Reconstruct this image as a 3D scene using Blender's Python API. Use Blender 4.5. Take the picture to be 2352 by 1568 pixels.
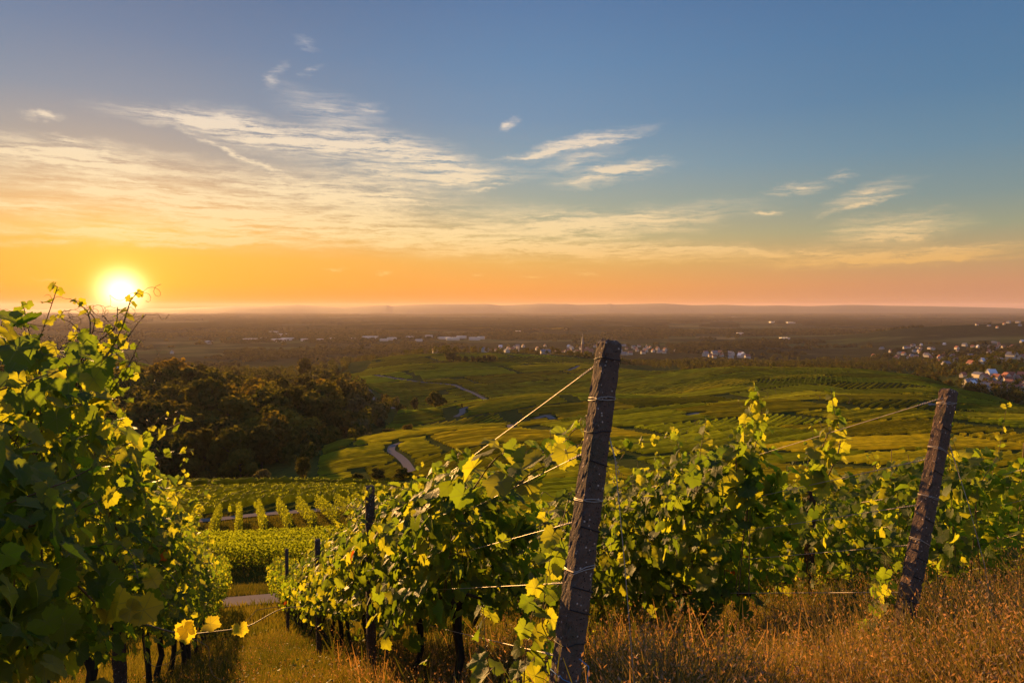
import bpy, math, random
import numpy as np
from mathutils import Vector, Euler

# ------------------------------------------------------------------ camera, sky, sun, exposure
S = bpy.context.scene
C = S.collection
for o in list(bpy.data.objects): bpy.data.objects.remove(o)
TH = 0.0497
F = 1568.0
cam_d = bpy.data.cameras.new("camera"); cam = bpy.data.objects.new("camera", cam_d); C.objects.link(cam)
cam_d.sensor_width = 36.0; cam_d.lens = 24.0; cam_d.clip_start = 0.05; cam_d.clip_end = 90000
cam.location = (0, 0, 0); cam.rotation_euler = (math.pi/2 - TH, 0, 0)
S.camera = cam
S.view_settings.view_transform = 'Standard'; S.view_settings.look = 'None'
S.view_settings.gamma = 1.0; S.view_settings.use_curve_mapping = False
S.view_settings.exposure = 1.28
S.render.engine = 'CYCLES'
cy = S.cycles
cy.max_bounces = 7; cy.diffuse_bounces = 3; cy.glossy_bounces = 2; cy.transmission_bounces = 5
cy.transparent_max_bounces = 8; cy.volume_bounces = 0
cy.use_denoising = True
cy.sample_clamp_indirect = 6.0
cy.caustics_reflective = False; cy.caustics_refractive = False

def ray(px, py):
    u = (px-1176)/F; v = (784-py)/F
    y = math.cos(TH)+v*math.sin(TH); z = -math.sin(TH)+v*math.cos(TH)
    return u/y, z/y
def P(px, py, d):
    a, r = ray(px, py)
    return np.array((a*d, d, r*d))
def lin(r, g, b):
    f = lambda c: (c/255/12.92) if c/255 <= 0.04045 else ((c/255+0.055)/1.055)**2.4
    return (f(r), f(g), f(b), 1.0)

SUN_A, SUN_R = ray(279, 671)
SUN_DIR = Vector((SUN_A, 1, SUN_R)).normalized()
SUN_LAMP = Vector((SUN_A, 1, math.tan(math.radians(4.8))*math.hypot(1, SUN_A))).normalized()
SUN_EL = math.asin(SUN_LAMP.z); SUN_AZ = math.atan2(SUN_DIR.x, SUN_DIR.y)
sl = bpy.data.lights.new("sun", 'SUN'); sl.energy = 5.0; sl.angle = math.radians(0.5); sl.color = (1.0, 0.53, 0.16)
so = bpy.data.objects.new("sun", sl); C.objects.link(so)
so.rotation_euler = SUN_LAMP.to_track_quat('Z', 'Y').to_euler(); so.location = (-20, 30, 30)

W = bpy.data.worlds.new("World"); S.world = W; W.use_nodes = True
nt = W.node_tree; nt.nodes.clear()
NL = nt.links
def N(t, **k):
    n = nt.nodes.new(t)
    for a, b in k.items(): setattr(n, a, b)
    return n
def M(op, a, b=None, c=None, clamp=False):
    n = N('ShaderNodeMath', operation=op, use_clamp=clamp)
    for i, v in enumerate((a, b, c)):
        if v is None: continue
        if isinstance(v, (int, float)): n.inputs[i].default_value = v
        else: NL.new(v, n.inputs[i])
    return n.outputs[0]
def MIX(f, a, b, mode='MIX'):
    n = N('ShaderNodeMix', data_type='RGBA', blend_type=mode)
    for i, v in ((0, f), (6, a), (7, b)):
        if isinstance(v, (int, float)): n.inputs[i].default_value = v
        elif isinstance(v, tuple): n.inputs[i].default_value = v
        else: NL.new(v, n.inputs[i])
    return n.outputs[2]
tc = N('ShaderNodeTexCoord')
sx = N('ShaderNodeSeparateXYZ'); NL.new(tc.outputs['Generated'], sx.inputs[0])
X, Y, Z = sx.outputs
hyp = M('SQRT', M('ADD', M('MULTIPLY', X, X), M('MULTIPLY', Y, Y)))
az = M('ARCTAN2', X, Y)
te = M('DIVIDE', Z, M('MAXIMUM', hyp, 0.001))
sky = N('ShaderNodeTexSky', sky_type='NISHITA', sun_disc=False)
sky.sun_elevation = SUN_EL; sky.sun_rotation = SUN_AZ; sky.altitude = 300; sky.dust_density = 2.0; sky.air_density = 1.3
# measured colours of this evening's sky against elevation, towards / across / away from the sun
def ramp(stops):
    r = N('ShaderNodeValToRGB'); r.color_ramp.interpolation = 'B_SPLINE' if False else 'LINEAR'
    el = r.color_ramp.elements
    while len(el) < len(stops): el.new(0.5)
    for e, (p, c) in zip(el, stops): e.position = p; e.color = lin(*c)
    NL.new(M('MULTIPLY', te, 1.0, clamp=True), r.inputs[0]); return r.outputs[0]
RL = ramp([(0, (186, 84, 12)), (.010, (236, 132, 24)), (.03, (250, 158, 40)), (.066, (252, 172, 62)), (.10, (240, 182, 102)), (.14, (214, 176, 132)), (.2, (166, 158, 152)), (.27, (126, 142, 164)), (.35, (104, 128, 162)), (.5, (78, 104, 146)), (1, (84, 104, 146))])
RC = ramp([(0, (190, 104, 50)), (.010, (232, 146, 68)), (.03, (244, 162, 76)), (.066, (234, 180, 96)), (.10, (206, 182, 126)), (.14, (172, 174, 150)), (.2, (142, 164, 174)), (.27, (118, 148, 178)), (.35, (102, 138, 176)), (.5, (80, 114, 162)), (1, (84, 108, 156))])
RR = ramp([(0, (172, 108, 90)), (.010, (200, 138, 104)), (.03, (206, 146, 106)), (.066, (192, 160, 112)), (.10, (158, 160, 132)), (.14, (130, 150, 150)), (.2, (106, 140, 162)), (.27, (88, 128, 162)), (.35, (80, 120, 160)), (.5, (66, 102, 150)), (1, (80, 104, 150))])
def SM(v, a, b):
    n = N('ShaderNodeMapRange', interpolation_type='SMOOTHSTEP')
    NL.new(v, n.inputs[0]); n.inputs[1].default_value = a; n.inputs[2].default_value = b; return n.outputs[0]
dazs = M('ABSOLUTE', M('SUBTRACT', az, SUN_AZ))
dazs = M('MINIMUM', dazs, M('SUBTRACT', 2*math.pi, dazs))
base = MIX(SM(dazs, 0.02, 0.62), RL, RC)
base = MIX(SM(dazs, 0.45, 1.2), base, RR)
base = MIX(0.06, base, MIX(1.0, sky.outputs[0], (0.10, 0.10, 0.10, 1), 'MULTIPLY'))
# --- cirrus: strokes in (azimuth, elevation), warped and combed by noise
cv = N('ShaderNodeCombineXYZ'); NL.new(az, cv.inputs[0]); NL.new(te, cv.inputs[1])
def noise(scale, rot, sc, det=6, rough=0.6, src=None, dist=0.0):
    m = N('ShaderNodeMapping'); NL.new(src or cv.outputs[0], m.inputs[0])
    m.inputs['Rotation'].default_value = (0, 0, rot); m.inputs['Scale'].default_value = (*sc, 1)
    n = N('ShaderNodeTexNoise'); n.inputs['Scale'].default_value = scale; n.inputs['Detail'].default_value = det
    n.inputs['Roughness'].default_value = rough; n.inputs['Distortion'].default_value = dist
    NL.new(m.outputs[0], n.inputs[0]); return n
wn = noise(12, 0.1, (1, 2.2), 8, 0.7)
vm = N('ShaderNodeVectorMath', operation='MULTIPLY_ADD'); NL.new(wn.outputs['Color'], vm.inputs[0])
vm.inputs[1].default_value = (0.075, 0.040, 0); vm.inputs[2].default_value = (-0.0375, -0.020, 0)
wv = N('ShaderNodeVectorMath', operation='ADD'); NL.new(vm.outputs[0], wv.inputs[0]); NL.new(cv.outputs[0], wv.inputs[1])
vm2 = N('ShaderNodeVectorMath', operation='SCALE'); NL.new(vm.outputs[0], vm2.inputs[0]); vm2.inputs['Scale'].default_value = 0.32
wv2 = N('ShaderNodeVectorMath', operation='ADD'); NL.new(vm2.outputs[0], wv2.inputs[0]); NL.new(cv.outputs[0], wv2.inputs[1])
def stroke(x0, y0, x1, y1, w, s):
    a0, r0 = ray(x0, y0); a1, r1 = ray(x1, y1)
    p0 = (math.atan(a0), r0/math.hypot(1, a0)); p1 = (math.atan(a1), r1/math.hypot(1, a1))
    m = N('ShaderNodeMapping', vector_type='TEXTURE'); NL.new(wv.outputs[0], m.inputs[0])
    L = math.hypot(p1[0]-p0[0], p1[1]-p0[1])
    m.inputs['Location'].default_value = ((p0[0]+p1[0])/2, (p0[1]+p1[1])/2, 0)
    m.inputs['Rotation'].default_value = (0, 0, math.atan2(p1[1]-p0[1], p1[0]-p0[0]))
    m.inputs['Scale'].default_value = (L*0.72, w*(1.4 if w > 30 else 1.1)/F, 1)
    g = N('ShaderNodeTexGradient', gradient_type='QUADRATIC_SPHERE'); NL.new(m.outputs[0], g.inputs[0])
    return M('MULTIPLY', g.outputs[1], s)
# x0,y0,x1,y1,width,strength in photograph pixels
STR = [(-250, 300, 500, 400, 34, 1.0), (350, 390, 1100, 480, 44, .9), (-150, 380, 720, 490, 34, .85), (-200, 440, 300, 500, 26, .8),
 (-200, 520, 620, 552, 22, 1.0), (120, 530, 700, 560, 12, .9), (500, 500, 1500, 570, 52, .9), (900, 560, 1900, 580, 26, .95), (1100, 540, 1720, 480, 36, .75),
 (240, 250, 640, 300, 26, .95), (400, 270, 760, 340, 40, .9), (600, 315, 1010, 345, 36, 1.0), (850, 345, 1150, 405, 34, 1.0), (680, 370, 1060, 420, 44, .5),
 (1170, 365, 1480, 295, 22, .9), (1290, 420, 1540, 372, 24, .9), (1230, 400, 1420, 345, 30, .35), (1760, 440, 1880, 428, 14, .8), (1895, 412, 1965, 400, 13, .85), (1900, 480, 2090, 415, 26, .55),
 (1900, 545, 2200, 515, 32, .85), (1700, 600, 2352, 575, 24, .75), (2000, 590, 2400, 560, 18, .7), (1480, 600, 1700, 595, 12, .6), (1730, 490, 1790, 489, 8, .8),
 (50, 262, 130, 275, 9, .55), (90, 310, 200, 330, 12, .6), (605, 205, 660, 150, 16, .34), (640, 215, 880, 300, 40, .30), (700, 170, 750, 150, 8, .30), (1150, 300, 1200, 278, 12, .55),
 (820, 260, 890, 245, 20, .4), (740, 615, 800, 618, 6, .7), (850, 632, 900, 631, 6, .6), (1080, 632, 1115, 632, 5, .5), (1200, 637, 1260, 633, 6, .6), (1310, 625, 1370, 636, 7, .7), (90, 638, 150, 641, 4, .6),
 (-250, 560, 500, 556, 14, .5), (900, 420, 1230, 400, 26, .45), (1250, 505, 1330, 503, 8, .5), (1300, 560, 2352, 592, 9, .8), (1880, 500, 2090, 440, 8, .8), (1150, 366, 1470, 312, 7, .9), (1300, 415, 1530, 378, 7, .9), (400, 300, 700, 420, 9, .8), (0, 345, 560, 470, 9, .9), (1060, 440, 1200, 410, 8, .6), (700, 420, 1000, 470, 10, .8), (1960, 552, 2180, 530, 8, .8), (200, 450, 1000, 520, 44, .5), (0, 480, 900, 540, 50, .5), (1000, 500, 1500, 520, 40, .35), (670, 85, 735, 110, 12, .20)]
acc = None
for s in STR:
    v = stroke(*s); acc = v if acc is None else M('ADD', acc, v)
n1 = noise(8, -0.16, (1.0, 13.0), 12, 0.72, wv2.outputs[0], 0.25)
n2 = noise(20, 0.75, (1.0, 7.0), 10, 0.75, wv2.outputs[0], 0.5)
tex = M('ADD', M('MULTIPLY', n1.outputs[0], 1.35), M('MULTIPLY', n2.outputs[0], 0.95))
dens = M('MULTIPLY', M('MULTIPLY', M('POWER', M('MINIMUM', acc, 1.5), 0.8), M('SUBTRACT', tex, 0.97, clamp=False)), 5.6)
dens = M('MINIMUM', M('MAXIMUM', dens, 0.0), 0.88)
r2 = N('ShaderNodeValToRGB'); e = r2.color_ramp.elements
for p_, c_ in ((0.0, (255, 190, 95)), (.06, (254, 200, 118)), (.10, (254, 222, 160)), (.16, (250, 226, 182)), (.25, (238, 222, 200)), (.4, (206, 206, 212))):
    if p_ == 0: e[0].position = 0; e[0].color = lin(*c_)
    elif p_ == .4: e[-1].position = .4; e[-1].color = lin(*c_)
    else: q = e.new(p_); q.color = lin(*c_)
NL.new(te, r2.inputs[0])
ccol = MIX(SM(dazs, 0.2, 1.3), MIX(1.0, r2.outputs[0], (1.06, 1.03, 1.0, 1), 'MULTIPLY'), MIX(1.0, r2.outputs[0], (0.80, 0.78, 0.82, 1), 'MULTIPLY'))
# --- brightness round the sun
dp = N('ShaderNodeVectorMath', operation='DOT_PRODUCT'); nv = N('ShaderNodeVectorMath', operation='NORMALIZE')
NL.new(tc.outputs['Generated'], nv.inputs[0]); NL.new(nv.outputs[0], dp.inputs[0]); dp.inputs[1].default_value = SUN_DIR
ang = M('ARCCOSINE', M('MINIMUM', dp.outputs['Value'], 0.9999999))
def ex(k, amp): return M('MULTIPLY', M('EXPONENT', M('MULTIPLY', ang, -1.0/k)), amp)
lift = M('ADD', M('MULTIPLY', SM(te, 0.6, 1.6), 1.2), M('ADD', M('MULTIPLY', SM(dazs, 1.3, 2.3), 0.5), 1.0))   # added fill light: sky raised overhead and behind the camera, out of view
skyc = MIX(dens, base, ccol)
def addc(c, amt, col):
    m = MIX(1.0, col, (1, 1, 1, 1), 'MULTIPLY')
    g = N('ShaderNodeVectorMath', operation='SCALE'); g.inputs[0].default_value = col[:3]; NL.new(amt, g.inputs['Scale'])
    a = N('ShaderNodeVectorMath', operation='ADD'); NL.new(c, a.inputs[0]); NL.new(g.outputs[0], a.inputs[1]); return a.outputs[0]
skyc = addc(skyc, ex(0.20, 0.04), (1, .55, .10, 1))
skyc = addc(skyc, ex(0.030, 0.52), (1, .72, .03, 1))
g1 = M('EXPONENT', M('MULTIPLY', M('POWER', M('DIVIDE', ang, 0.021), 2.0), -1.0))
skyc = addc(skyc, M('MULTIPLY', g1, 3.2), (1, .86, .45, 1))
g2 = M('LESS_THAN', ang, 0.0055)
skyc = addc(skyc, M('MULTIPLY', g2, 30.0), (1, .85, .55, 1))
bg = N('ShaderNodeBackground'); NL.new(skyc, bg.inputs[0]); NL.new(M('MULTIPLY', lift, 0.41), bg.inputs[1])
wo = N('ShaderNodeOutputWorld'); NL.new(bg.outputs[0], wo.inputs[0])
# ------------------------------------------------------------------ materials
def new_mat(name):
    m = bpy.data.materials.new(name); m.use_nodes = True; t = m.node_tree; t.nodes.clear(); return m, t
class NT:
    def __init__(s, t): s.t = t
    def n(s, ty, **k):
        x = s.t.nodes.new(ty)
        for a, b in k.items(): setattr(x, a, b)
        return x
    def l(s, a, b): s.t.links.new(a, b)
    def set(s, inp, v):
        if hasattr(v, 'is_linked') or isinstance(v, bpy.types.NodeSocket): s.l(v, inp)
        else: inp.default_value = v
    def math(s, op, a, b=0.0, clamp=False):
        x = s.n('ShaderNodeMath', operation=op, use_clamp=clamp); s.set(x.inputs[0], a); s.set(x.inputs[1], b); return x.outputs[0]
    def mix(s, f, a, b, mode='MIX'):
        x = s.n('ShaderNodeMix', data_type='RGBA', blend_type=mode); s.set(x.inputs[0], f); s.set(x.inputs[6], a); s.set(x.inputs[7], b); return x.outputs[2]
    def noise(s, vec, scale, det=4, rough=0.55, dist=0.0, sc=None, rot=0.0, loc=(0, 0, 0)):
        if sc:
            m = s.n('ShaderNodeMapping'); s.l(vec, m.inputs[0]); m.inputs['Scale'].default_value = sc; m.inputs['Rotation'].default_value = (0, 0, rot); m.inputs['Location'].default_value = loc; vec = m.outputs[0]
        x = s.n('ShaderNodeTexNoise'); s.l(vec, x.inputs[0]); x.inputs['Scale'].default_value = scale; x.inputs['Detail'].default_value = det
        x.inputs['Roughness'].default_value = rough; x.inputs['Distortion'].default_value = dist; return x.outputs[0]
    def ramp(s, v, stops, mode='LINEAR'):
        r = s.n('ShaderNodeValToRGB'); r.color_ramp.interpolation = mode; el = r.color_ramp.elements
        while len(el) < len(stops): el.new(0.5)
        for e_, (p_, c_) in zip(el, stops): e_.position = p_; e_.color = (*c_, 1) if len(c_) == 3 else c_
        s.l(v, r.inputs[0]); return r.outputs[0]
    def sstep(s, v, a, b):
        x = s.n('ShaderNodeMapRange', interpolation_type='SMOOTHSTEP'); s.l(v, x.inputs[0]); x.inputs[1].default_value = a; x.inputs[2].default_value = b; return x.outputs[0]
    def pos(s): return s.n('ShaderNodeNewGeometry').outputs['Position']
    def obj(s): return s.n('ShaderNodeTexCoord').outputs['Object']
    def attr(s, nm='tint'): return s.n('ShaderNodeAttribute', attribute_name=nm).outputs['Color']
    def bsdf(s, col, rough=0.8, spec=0.3, bump=None, bstr=0.3, bdist=0.02):
        b = s.n('ShaderNodeBsdfPrincipled'); s.set(b.inputs['Base Color'], col); s.set(b.inputs['Roughness'], rough); s.set(b.inputs['Specular IOR Level'], spec)
        if bump is not None:
            q = s.n('ShaderNodeBump'); q.inputs['Strength'].default_value = bstr; q.inputs['Distance'].default_value = bdist; s.l(bump, q.inputs['Height']); s.l(q.outputs[0], b.inputs['Normal'])
        return b
    def out(s, sh): o = s.n('ShaderNodeOutputMaterial'); s.l(sh, o.inputs[0])

def foliage_mat(name, trans, tcol, rough=0.5, spec=0.35, veins=False, gain=(1, 1, 1)):
    """leaf: reflected colour from the 'tint' attribute, light passing through in a warmer colour"""
    m, t = new_mat(name); q = NT(t)
    c = q.attr()
    if name == 'tree_foliage':
        oi = q.n('ShaderNodeObjectInfo').outputs['Random']; c = q.mix(1.0, c, q.ramp(oi, [(0, (.62, .66, .75)), (.5, (.95, .9, .75)), (1, (1.5, 1.25, .8))]), 'MULTIPLY')
    nz = q.noise(q.pos(), 9.0, 3)
    c = q.mix(q.math('MULTIPLY', nz, 0.5), c, (0.02, 0.035, 0.008, 1))
    tc_ = q.mix(1.0, c, (*tcol, 1), 'MULTIPLY')
    bump = None
    if veins:
        uv = q.n('ShaderNodeUVMap').outputs[0]
        sp = q.n('ShaderNodeSeparateXYZ'); q.l(uv, sp.inputs[0])
        an = q.math('ARCTAN2', sp.outputs[0], sp.outputs[1])
        rr = q.math('SQRT', q.math('ADD', q.math('MULTIPLY', sp.outputs[0], sp.outputs[0]), q.math('MULTIPLY', sp.outputs[1], sp.outputs[1])))
        tri = q.math('ABSOLUTE', q.math('SUBTRACT', q.math('FRACT', q.math('ADD', q.math('DIVIDE', an, 0.98), 0.5)), 0.5))
        v1 = q.math('SUBTRACT', 1.0, q.sstep(q.math('MULTIPLY', tri, rr), 0.012, 0.035))
        w = q.math('ABSOLUTE', q.math('SUBTRACT', q.math('FRACT', q.math('SUBTRACT', q.math('MULTIPLY', rr, 6.0), q.math('MULTIPLY', tri, 7.0))), 0.5))
        v2 = q.math('MULTIPLY', q.math('SUBTRACT', 1.0, q.sstep(w, 0.03, 0.12)), 0.45)
        v = q.math('MAXIMUM', v1, v2)
        c = q.mix(q.math('MULTIPLY', v, 0.5), c, (0.22, 0.24, 0.08, 1))
        tc_ = q.mix(q.math('MULTIPLY', v, 0.45), tc_, (0.16, 0.17, 0.02, 1))
        bump = q.math('ADD', v, q.math('MULTIPLY', q.noise(uv, 5.0, 3), 0.8))
    b = q.bsdf(c, rough, spec, bump, 0.5, 0.004)
    tr = q.n('ShaderNodeBsdfTranslucent'); q.l(tc_, tr.inputs[0])
    mx = q.n('ShaderNodeMixShader'); mx.inputs[0].default_value = trans; q.l(b.outputs[0], mx.inputs[1]); q.l(tr.outputs[0], mx.inputs[2])
    q.out(mx.outputs[0]); return m
M_leaf = foliage_mat('vine_leaf', 0.55, (5.6, 4.6, 1.1), 0.55, 0.22, True)
M_leaf_far = foliage_mat('vine_leaf_simple', 0.58, (5.4, 4.4, 1.0), 0.85, 0.06)
M_hill = foliage_mat('hillside_vine_rows', 0.55, (5.6, 4.5, 0.85), 0.9, 0.0)
M_tree = foliage_mat('tree_foliage', 0.35, (3.0, 2.2, 0.7), 0.9, 0.0)
M_grass = foliage_mat('grass_blades', 0.4, (1.9, 1.35, 0.6), 0.6, 0.2)
def simple(name, fn):
    m, t = new_mat(name); q = NT(t); fn(q); return m
def f_bark(q):
    n = q.noise(q.obj(), 30, 6, 0.7, 0, (1, 1, 0.25)); c = q.ramp(n, [(0.3, (0.016, 0.011, 0.008)), (0.7, (0.085, 0.058, 0.038))])
    q.out(q.bsdf(c, 0.9, 0.2, n, 0.9, 0.01).outputs[0])
M_bark = simple('vine_bark', f_bark)
def f_cane(q):
    n = q.noise(q.obj(), 40, 3); c = q.ramp(n, [(0.3, (0.10, 0.055, 0.02)), (0.7, (0.22, 0.13, 0.04))]); q.out(q.bsdf(c, 0.55, 0.4).outputs[0])
M_cane = simple('cane', f_cane)
def f_green(q):
    n = q.noise(q.obj(), 40, 3); c = q.ramp(n, [(0.3, (0.16, 0.13, 0.03)), (0.7, (0.28, 0.24, 0.05))]); q.out(q.bsdf(c, 0.5, 0.4).outputs[0])
M_tendril = simple('tendril', f_green)
def f_conc(q):
    o = q.obj()
    v = q.n('ShaderNodeTexVoronoi'); v.inputs['Scale'].default_value = 62; q.l(o, v.inputs[0])
    v2 = q.n('ShaderNodeTexVoronoi'); v2.inputs['Scale'].default_value = 110; q.l(o, v2.inputs[0])
    n = q.noise(o, 14, 6, 0.7); n2 = q.noise(o, 60, 5, 0.7)
    c = q.mix(n, (0.050, 0.030, 0.021, 1), (0.20, 0.12, 0.078, 1))
    speck = q.math('SUBTRACT', 1.0, q.sstep(v.outputs['Distance'], 0.12, 0.30))
    sel = q.n('ShaderNodeSeparateXYZ'); q.l(v.outputs['Color'], sel.inputs[0])
    speck = q.math('MULTIPLY', speck, q.sstep(sel.outputs[0], 0.55, 0.7))
    c = q.mix(q.math('MULTIPLY', speck, 0.8), c, (0.70, 0.52, 0.40, 1))
    pit = q.math('SUBTRACT', 1.0, q.sstep(v2.outputs['Distance'], 0.1, 0.35))
    pit = q.math('MULTIPLY', pit, q.sstep(n2, 0.45, 0.6))
    c = q.mix(q.math('MULTIPLY', pit, 0.85), c, (0.018, 0.012, 0.010, 1))
    mo = q.sstep(q.noise(o, 9, 5, 0.7, 0, (1, 1, .6)), 0.56, 0.66)
    c = q.mix(q.math('MULTIPLY', mo, 0.6), c, (0.075, 0.062, 0.035, 1))
    h = q.math('ADD', q.math('SUBTRACT', q.math('MULTIPLY', speck, 0.5), pit), q.math('MULTIPLY', n2, 1.2))
    q.out(q.bsdf(c, 0.92, 0.25, h, 1.0, 0.006).outputs[0])
M_conc = simple('exposed_aggregate_concrete', f_conc)
def flat(name, c, rough=0.7, spec=0.3, metal=0.0, nz=0.25, sc=8):
    def f(q):
        n = q.noise(q.obj(), sc, 4); b = q.bsdf(q.mix(q.math('MULTIPLY', n, nz), (*c, 1), (c[0]*.3, c[1]*.3, c[2]*.3, 1)), rough, spec); b.inputs['Metallic'].default_value = metal; q.out(b.outputs[0])
    return simple(name, f)
M_wire = flat('galvanised_wire', (0.42, 0.35, 0.29), 0.5, 0.4, 0.4, 0.3, 60)
M_notch = flat('dark_binding_wire', (0.03, 0.022, 0.02), 0.6, 0.4, 0.3)
M_twine = flat('blue_twine', (0.12, 0.25, 0.42), 0.8)
M_asph = flat('pale_tarmac', (0.19, 0.16, 0.135), 0.95, 0.0, 0, 0.4, 1.5)
M_tar = M_asph
M_wall = flat('white_render', (0.52, 0.47, 0.40), 0.8)
M_wall2 = flat('cream_render', (0.50, 0.42, 0.33), 0.8)
M_roof = flat('red_clay_roof', (0.30, 0.105, 0.060), 0.75)
M_roof2 = flat('grey_slate_roof', (0.14, 0.135, 0.14), 0.5, 0.5)
M_roof3 = flat('pale_metal_roof', (0.55, 0.56, 0.60), 0.35, 0.5)
M_glass = flat('dark_window_glass', (0.03, 0.035, 0.045), 0.15, 0.6, 0, 0)
M_stone = flat('red_sandstone', (0.20, 0.10, 0.075), 0.85)

# ------------------------------------------------------------------ terrain
#  columns: x in the photograph; knots: distance and ground level (metres below the camera)
KN = {
 -250: [(45,-18),(62,-21.9),(88,-27.4),(200,-50.5),(300,-82),(400,-84),(480,-82),(560,-82),(640,-84),(720,-84),(800,-80),(900,-70),(1050,-108),(1300,-128),(2000,-170),(2700,-170),(3500,-170),(4600,-170)],
 250: [(45,-18),(62,-21.9),(88,-27.4),(200,-51),(300,-82),(400,-82),(480,-79),(560,-80),(640,-84),(700,-86),(780,-84),(900,-70.5),(1050,-108),(1300,-128),(2000,-170),(2700,-170),(3500,-170),(4600,-170)],
 450: [(45,-17.9),(62,-21.9),(88,-27.4),(200,-51),(290,-80),(390,-81),(480,-79),(560,-80),(640,-86),(720,-92),(800,-94),(900,-90),(1050,-112),(1300,-128),(2000,-170),(2700,-170),(3500,-170),(4600,-170)],
 650: [(45,-17.8),(62,-21.5),(88,-26.6),(200,-51),(260,-66),(340,-76),(420,-82),(500,-85),(570,-88),(650,-92),(800,-98),(950,-104),(1100,-112),(1300,-125),(2000,-168),(2700,-170),(3500,-170),(4600,-170)],
 800: [(45,-17.6),(62,-21.1),(88,-26.2),(190,-49.5),(240,-62),(325,-65.5),(430,-86),(520,-87),(600,-89),(680,-92),(810,-96.5),(1000,-99.5),(1110,-113),(1320,-112.5),(2000,-168),(2700,-170),(3500,-170),(4600,-170)],
 950: [(45,-17.4),(62,-21),(88,-26.5),(190,-50),(240,-58.5),(335,-62.3),(395,-74),(450,-79.7),(500,-92),(570,-89.5),(700,-107),(1060,-90),(1200,-104),(1390,-97),(2100,-168),(2700,-170),(3500,-170),(4600,-170)],
 1100: [(45,-17.2),(65,-23),(95,-31),(150,-43.5),(220,-54),(325,-59.0),(375,-70),(430,-75),(490,-90),(585,-82.3),(700,-102),(1090,-89.5),(1200,-103),(1390,-94.5),(2200,-168),(2700,-170),(3500,-170),(4600,-170)],
 1300: [(45,-17),(65,-23),(95,-31),(150,-42),(220,-51.5),(300,-57),(350,-64),(415,-69.5),(475,-84),(600,-77.7),(720,-98),(1090,-90.5),(1200,-104),(1400,-102),(2200,-168),(2700,-170),(3500,-170),(4600,-170)],
 1500: [(45,-17),(65,-22.6),(95,-30.5),(150,-41),(220,-50),(300,-57),(360,-62.5),(415,-63.7),(475,-75),(580,-78),(680,-86.5),(900,-86.5),(1040,-106),(1300,-118),(2200,-168),(2700,-170),(3500,-170),(4600,-170)],
 1700: [(45,-17),(65,-22.3),(95,-30),(150,-40),(220,-49.3),(300,-55.3),(360,-60),(415,-60.2),(475,-68.5),(560,-76),(660,-76.5),(850,-75.5),(1000,-100),(1300,-118),(2200,-168),(2700,-160),(3500,-170),(4600,-170)],
 1900: [(45,-17.2),(65,-22.2),(95,-29.8),(150,-39),(220,-48),(300,-54),(360,-57.5),(420,-58.7),(480,-63.5),(560,-69.5),(660,-72),(850,-76.5),(1000,-100),(1300,-118),(2000,-160),(2700,-168),(3500,-158),(4600,-170)],
 2100: [(45,-17.4),(65,-22.3),(95,-29.5),(150,-38),(220,-47),(300,-53.5),(360,-57.5),(420,-61),(480,-64.5),(560,-69),(660,-74),(800,-81),(950,-110),(1300,-120),(2000,-150),(2700,-150),(3500,-104),(4600,-170)],
 2250: [(45,-17.6),(65,-22.4),(95,-29.5),(150,-38),(220,-47),(300,-54),(360,-59.5),(420,-65),(480,-70),(550,-75),(620,-79),(720,-93),(850,-103),(1150,-98),(2000,-146),(2700,-140),(3500,-88),(4600,-165)],
 2400: [(45,-17.8),(65,-22.5),(95,-29.5),(150,-38),(220,-47),(300,-55),(360,-61),(420,-67.5),(480,-74),(540,-80.5),(620,-94),(720,-103),(900,-106),(1150,-82),(1900,-138),(2700,-128),(3500,-76),(4600,-160)],
 2900: [(45,-18.2),(65,-23),(95,-30),(150,-38),(220,-47),(300,-57),(360,-64),(420,-71),(480,-78),(540,-85),(620,-96),(720,-100),(900,-92),(1150,-74),(1900,-120),(2700,-110),(3500,-70),(4600,-150)],
}
def pchip(x, y, xi):
    x = np.asarray(x, float); y = np.asarray(y, float)
    h = np.diff(x); d = np.diff(y)/h; m = np.zeros_like(y)
    m[1:-1] = np.where(d[:-1]*d[1:] > 0, 2*d[:-1]*d[1:]/(np.where(d[:-1]+d[1:] == 0, 1, d[:-1]+d[1:])), 0)
    m[0] = d[0]; m[-1] = 0
    k = np.clip(np.searchsorted(x, xi)-1, 0, len(x)-2)
    t = (xi-x[k])/h[k]; hh = h[k]
    return (2*t**3-3*t**2+1)*y[k]+(t**3-2*t**2+t)*hh*m[k]+(-2*t**3+3*t**2)*y[k+1]+(t**3-t**2)*hh*m[k+1]
cols = sorted(KN); ca = np.array([(c-1176)/F for c in cols])
KA = np.array([KN[c] for c in cols], float)
NA, NYT = 401, 700
AG = np.linspace(ca[0], ca[-1], NA)
YG = np.exp(np.linspace(math.log(45), math.log(4600), NYT))
TAB = np.zeros((NA, NYT))
ks = [[pchip(ca, KA[:, k, j], AG) for j in (0, 1)] for k in range(KA.shape[1])]
ks = np.array(ks)
for i in range(NA):
    TAB[i] = pchip(ks[:, 0, i], ks[:, 1, i], np.clip(YG, ks[0, 0, i], ks[-1, 0, i]))
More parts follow.
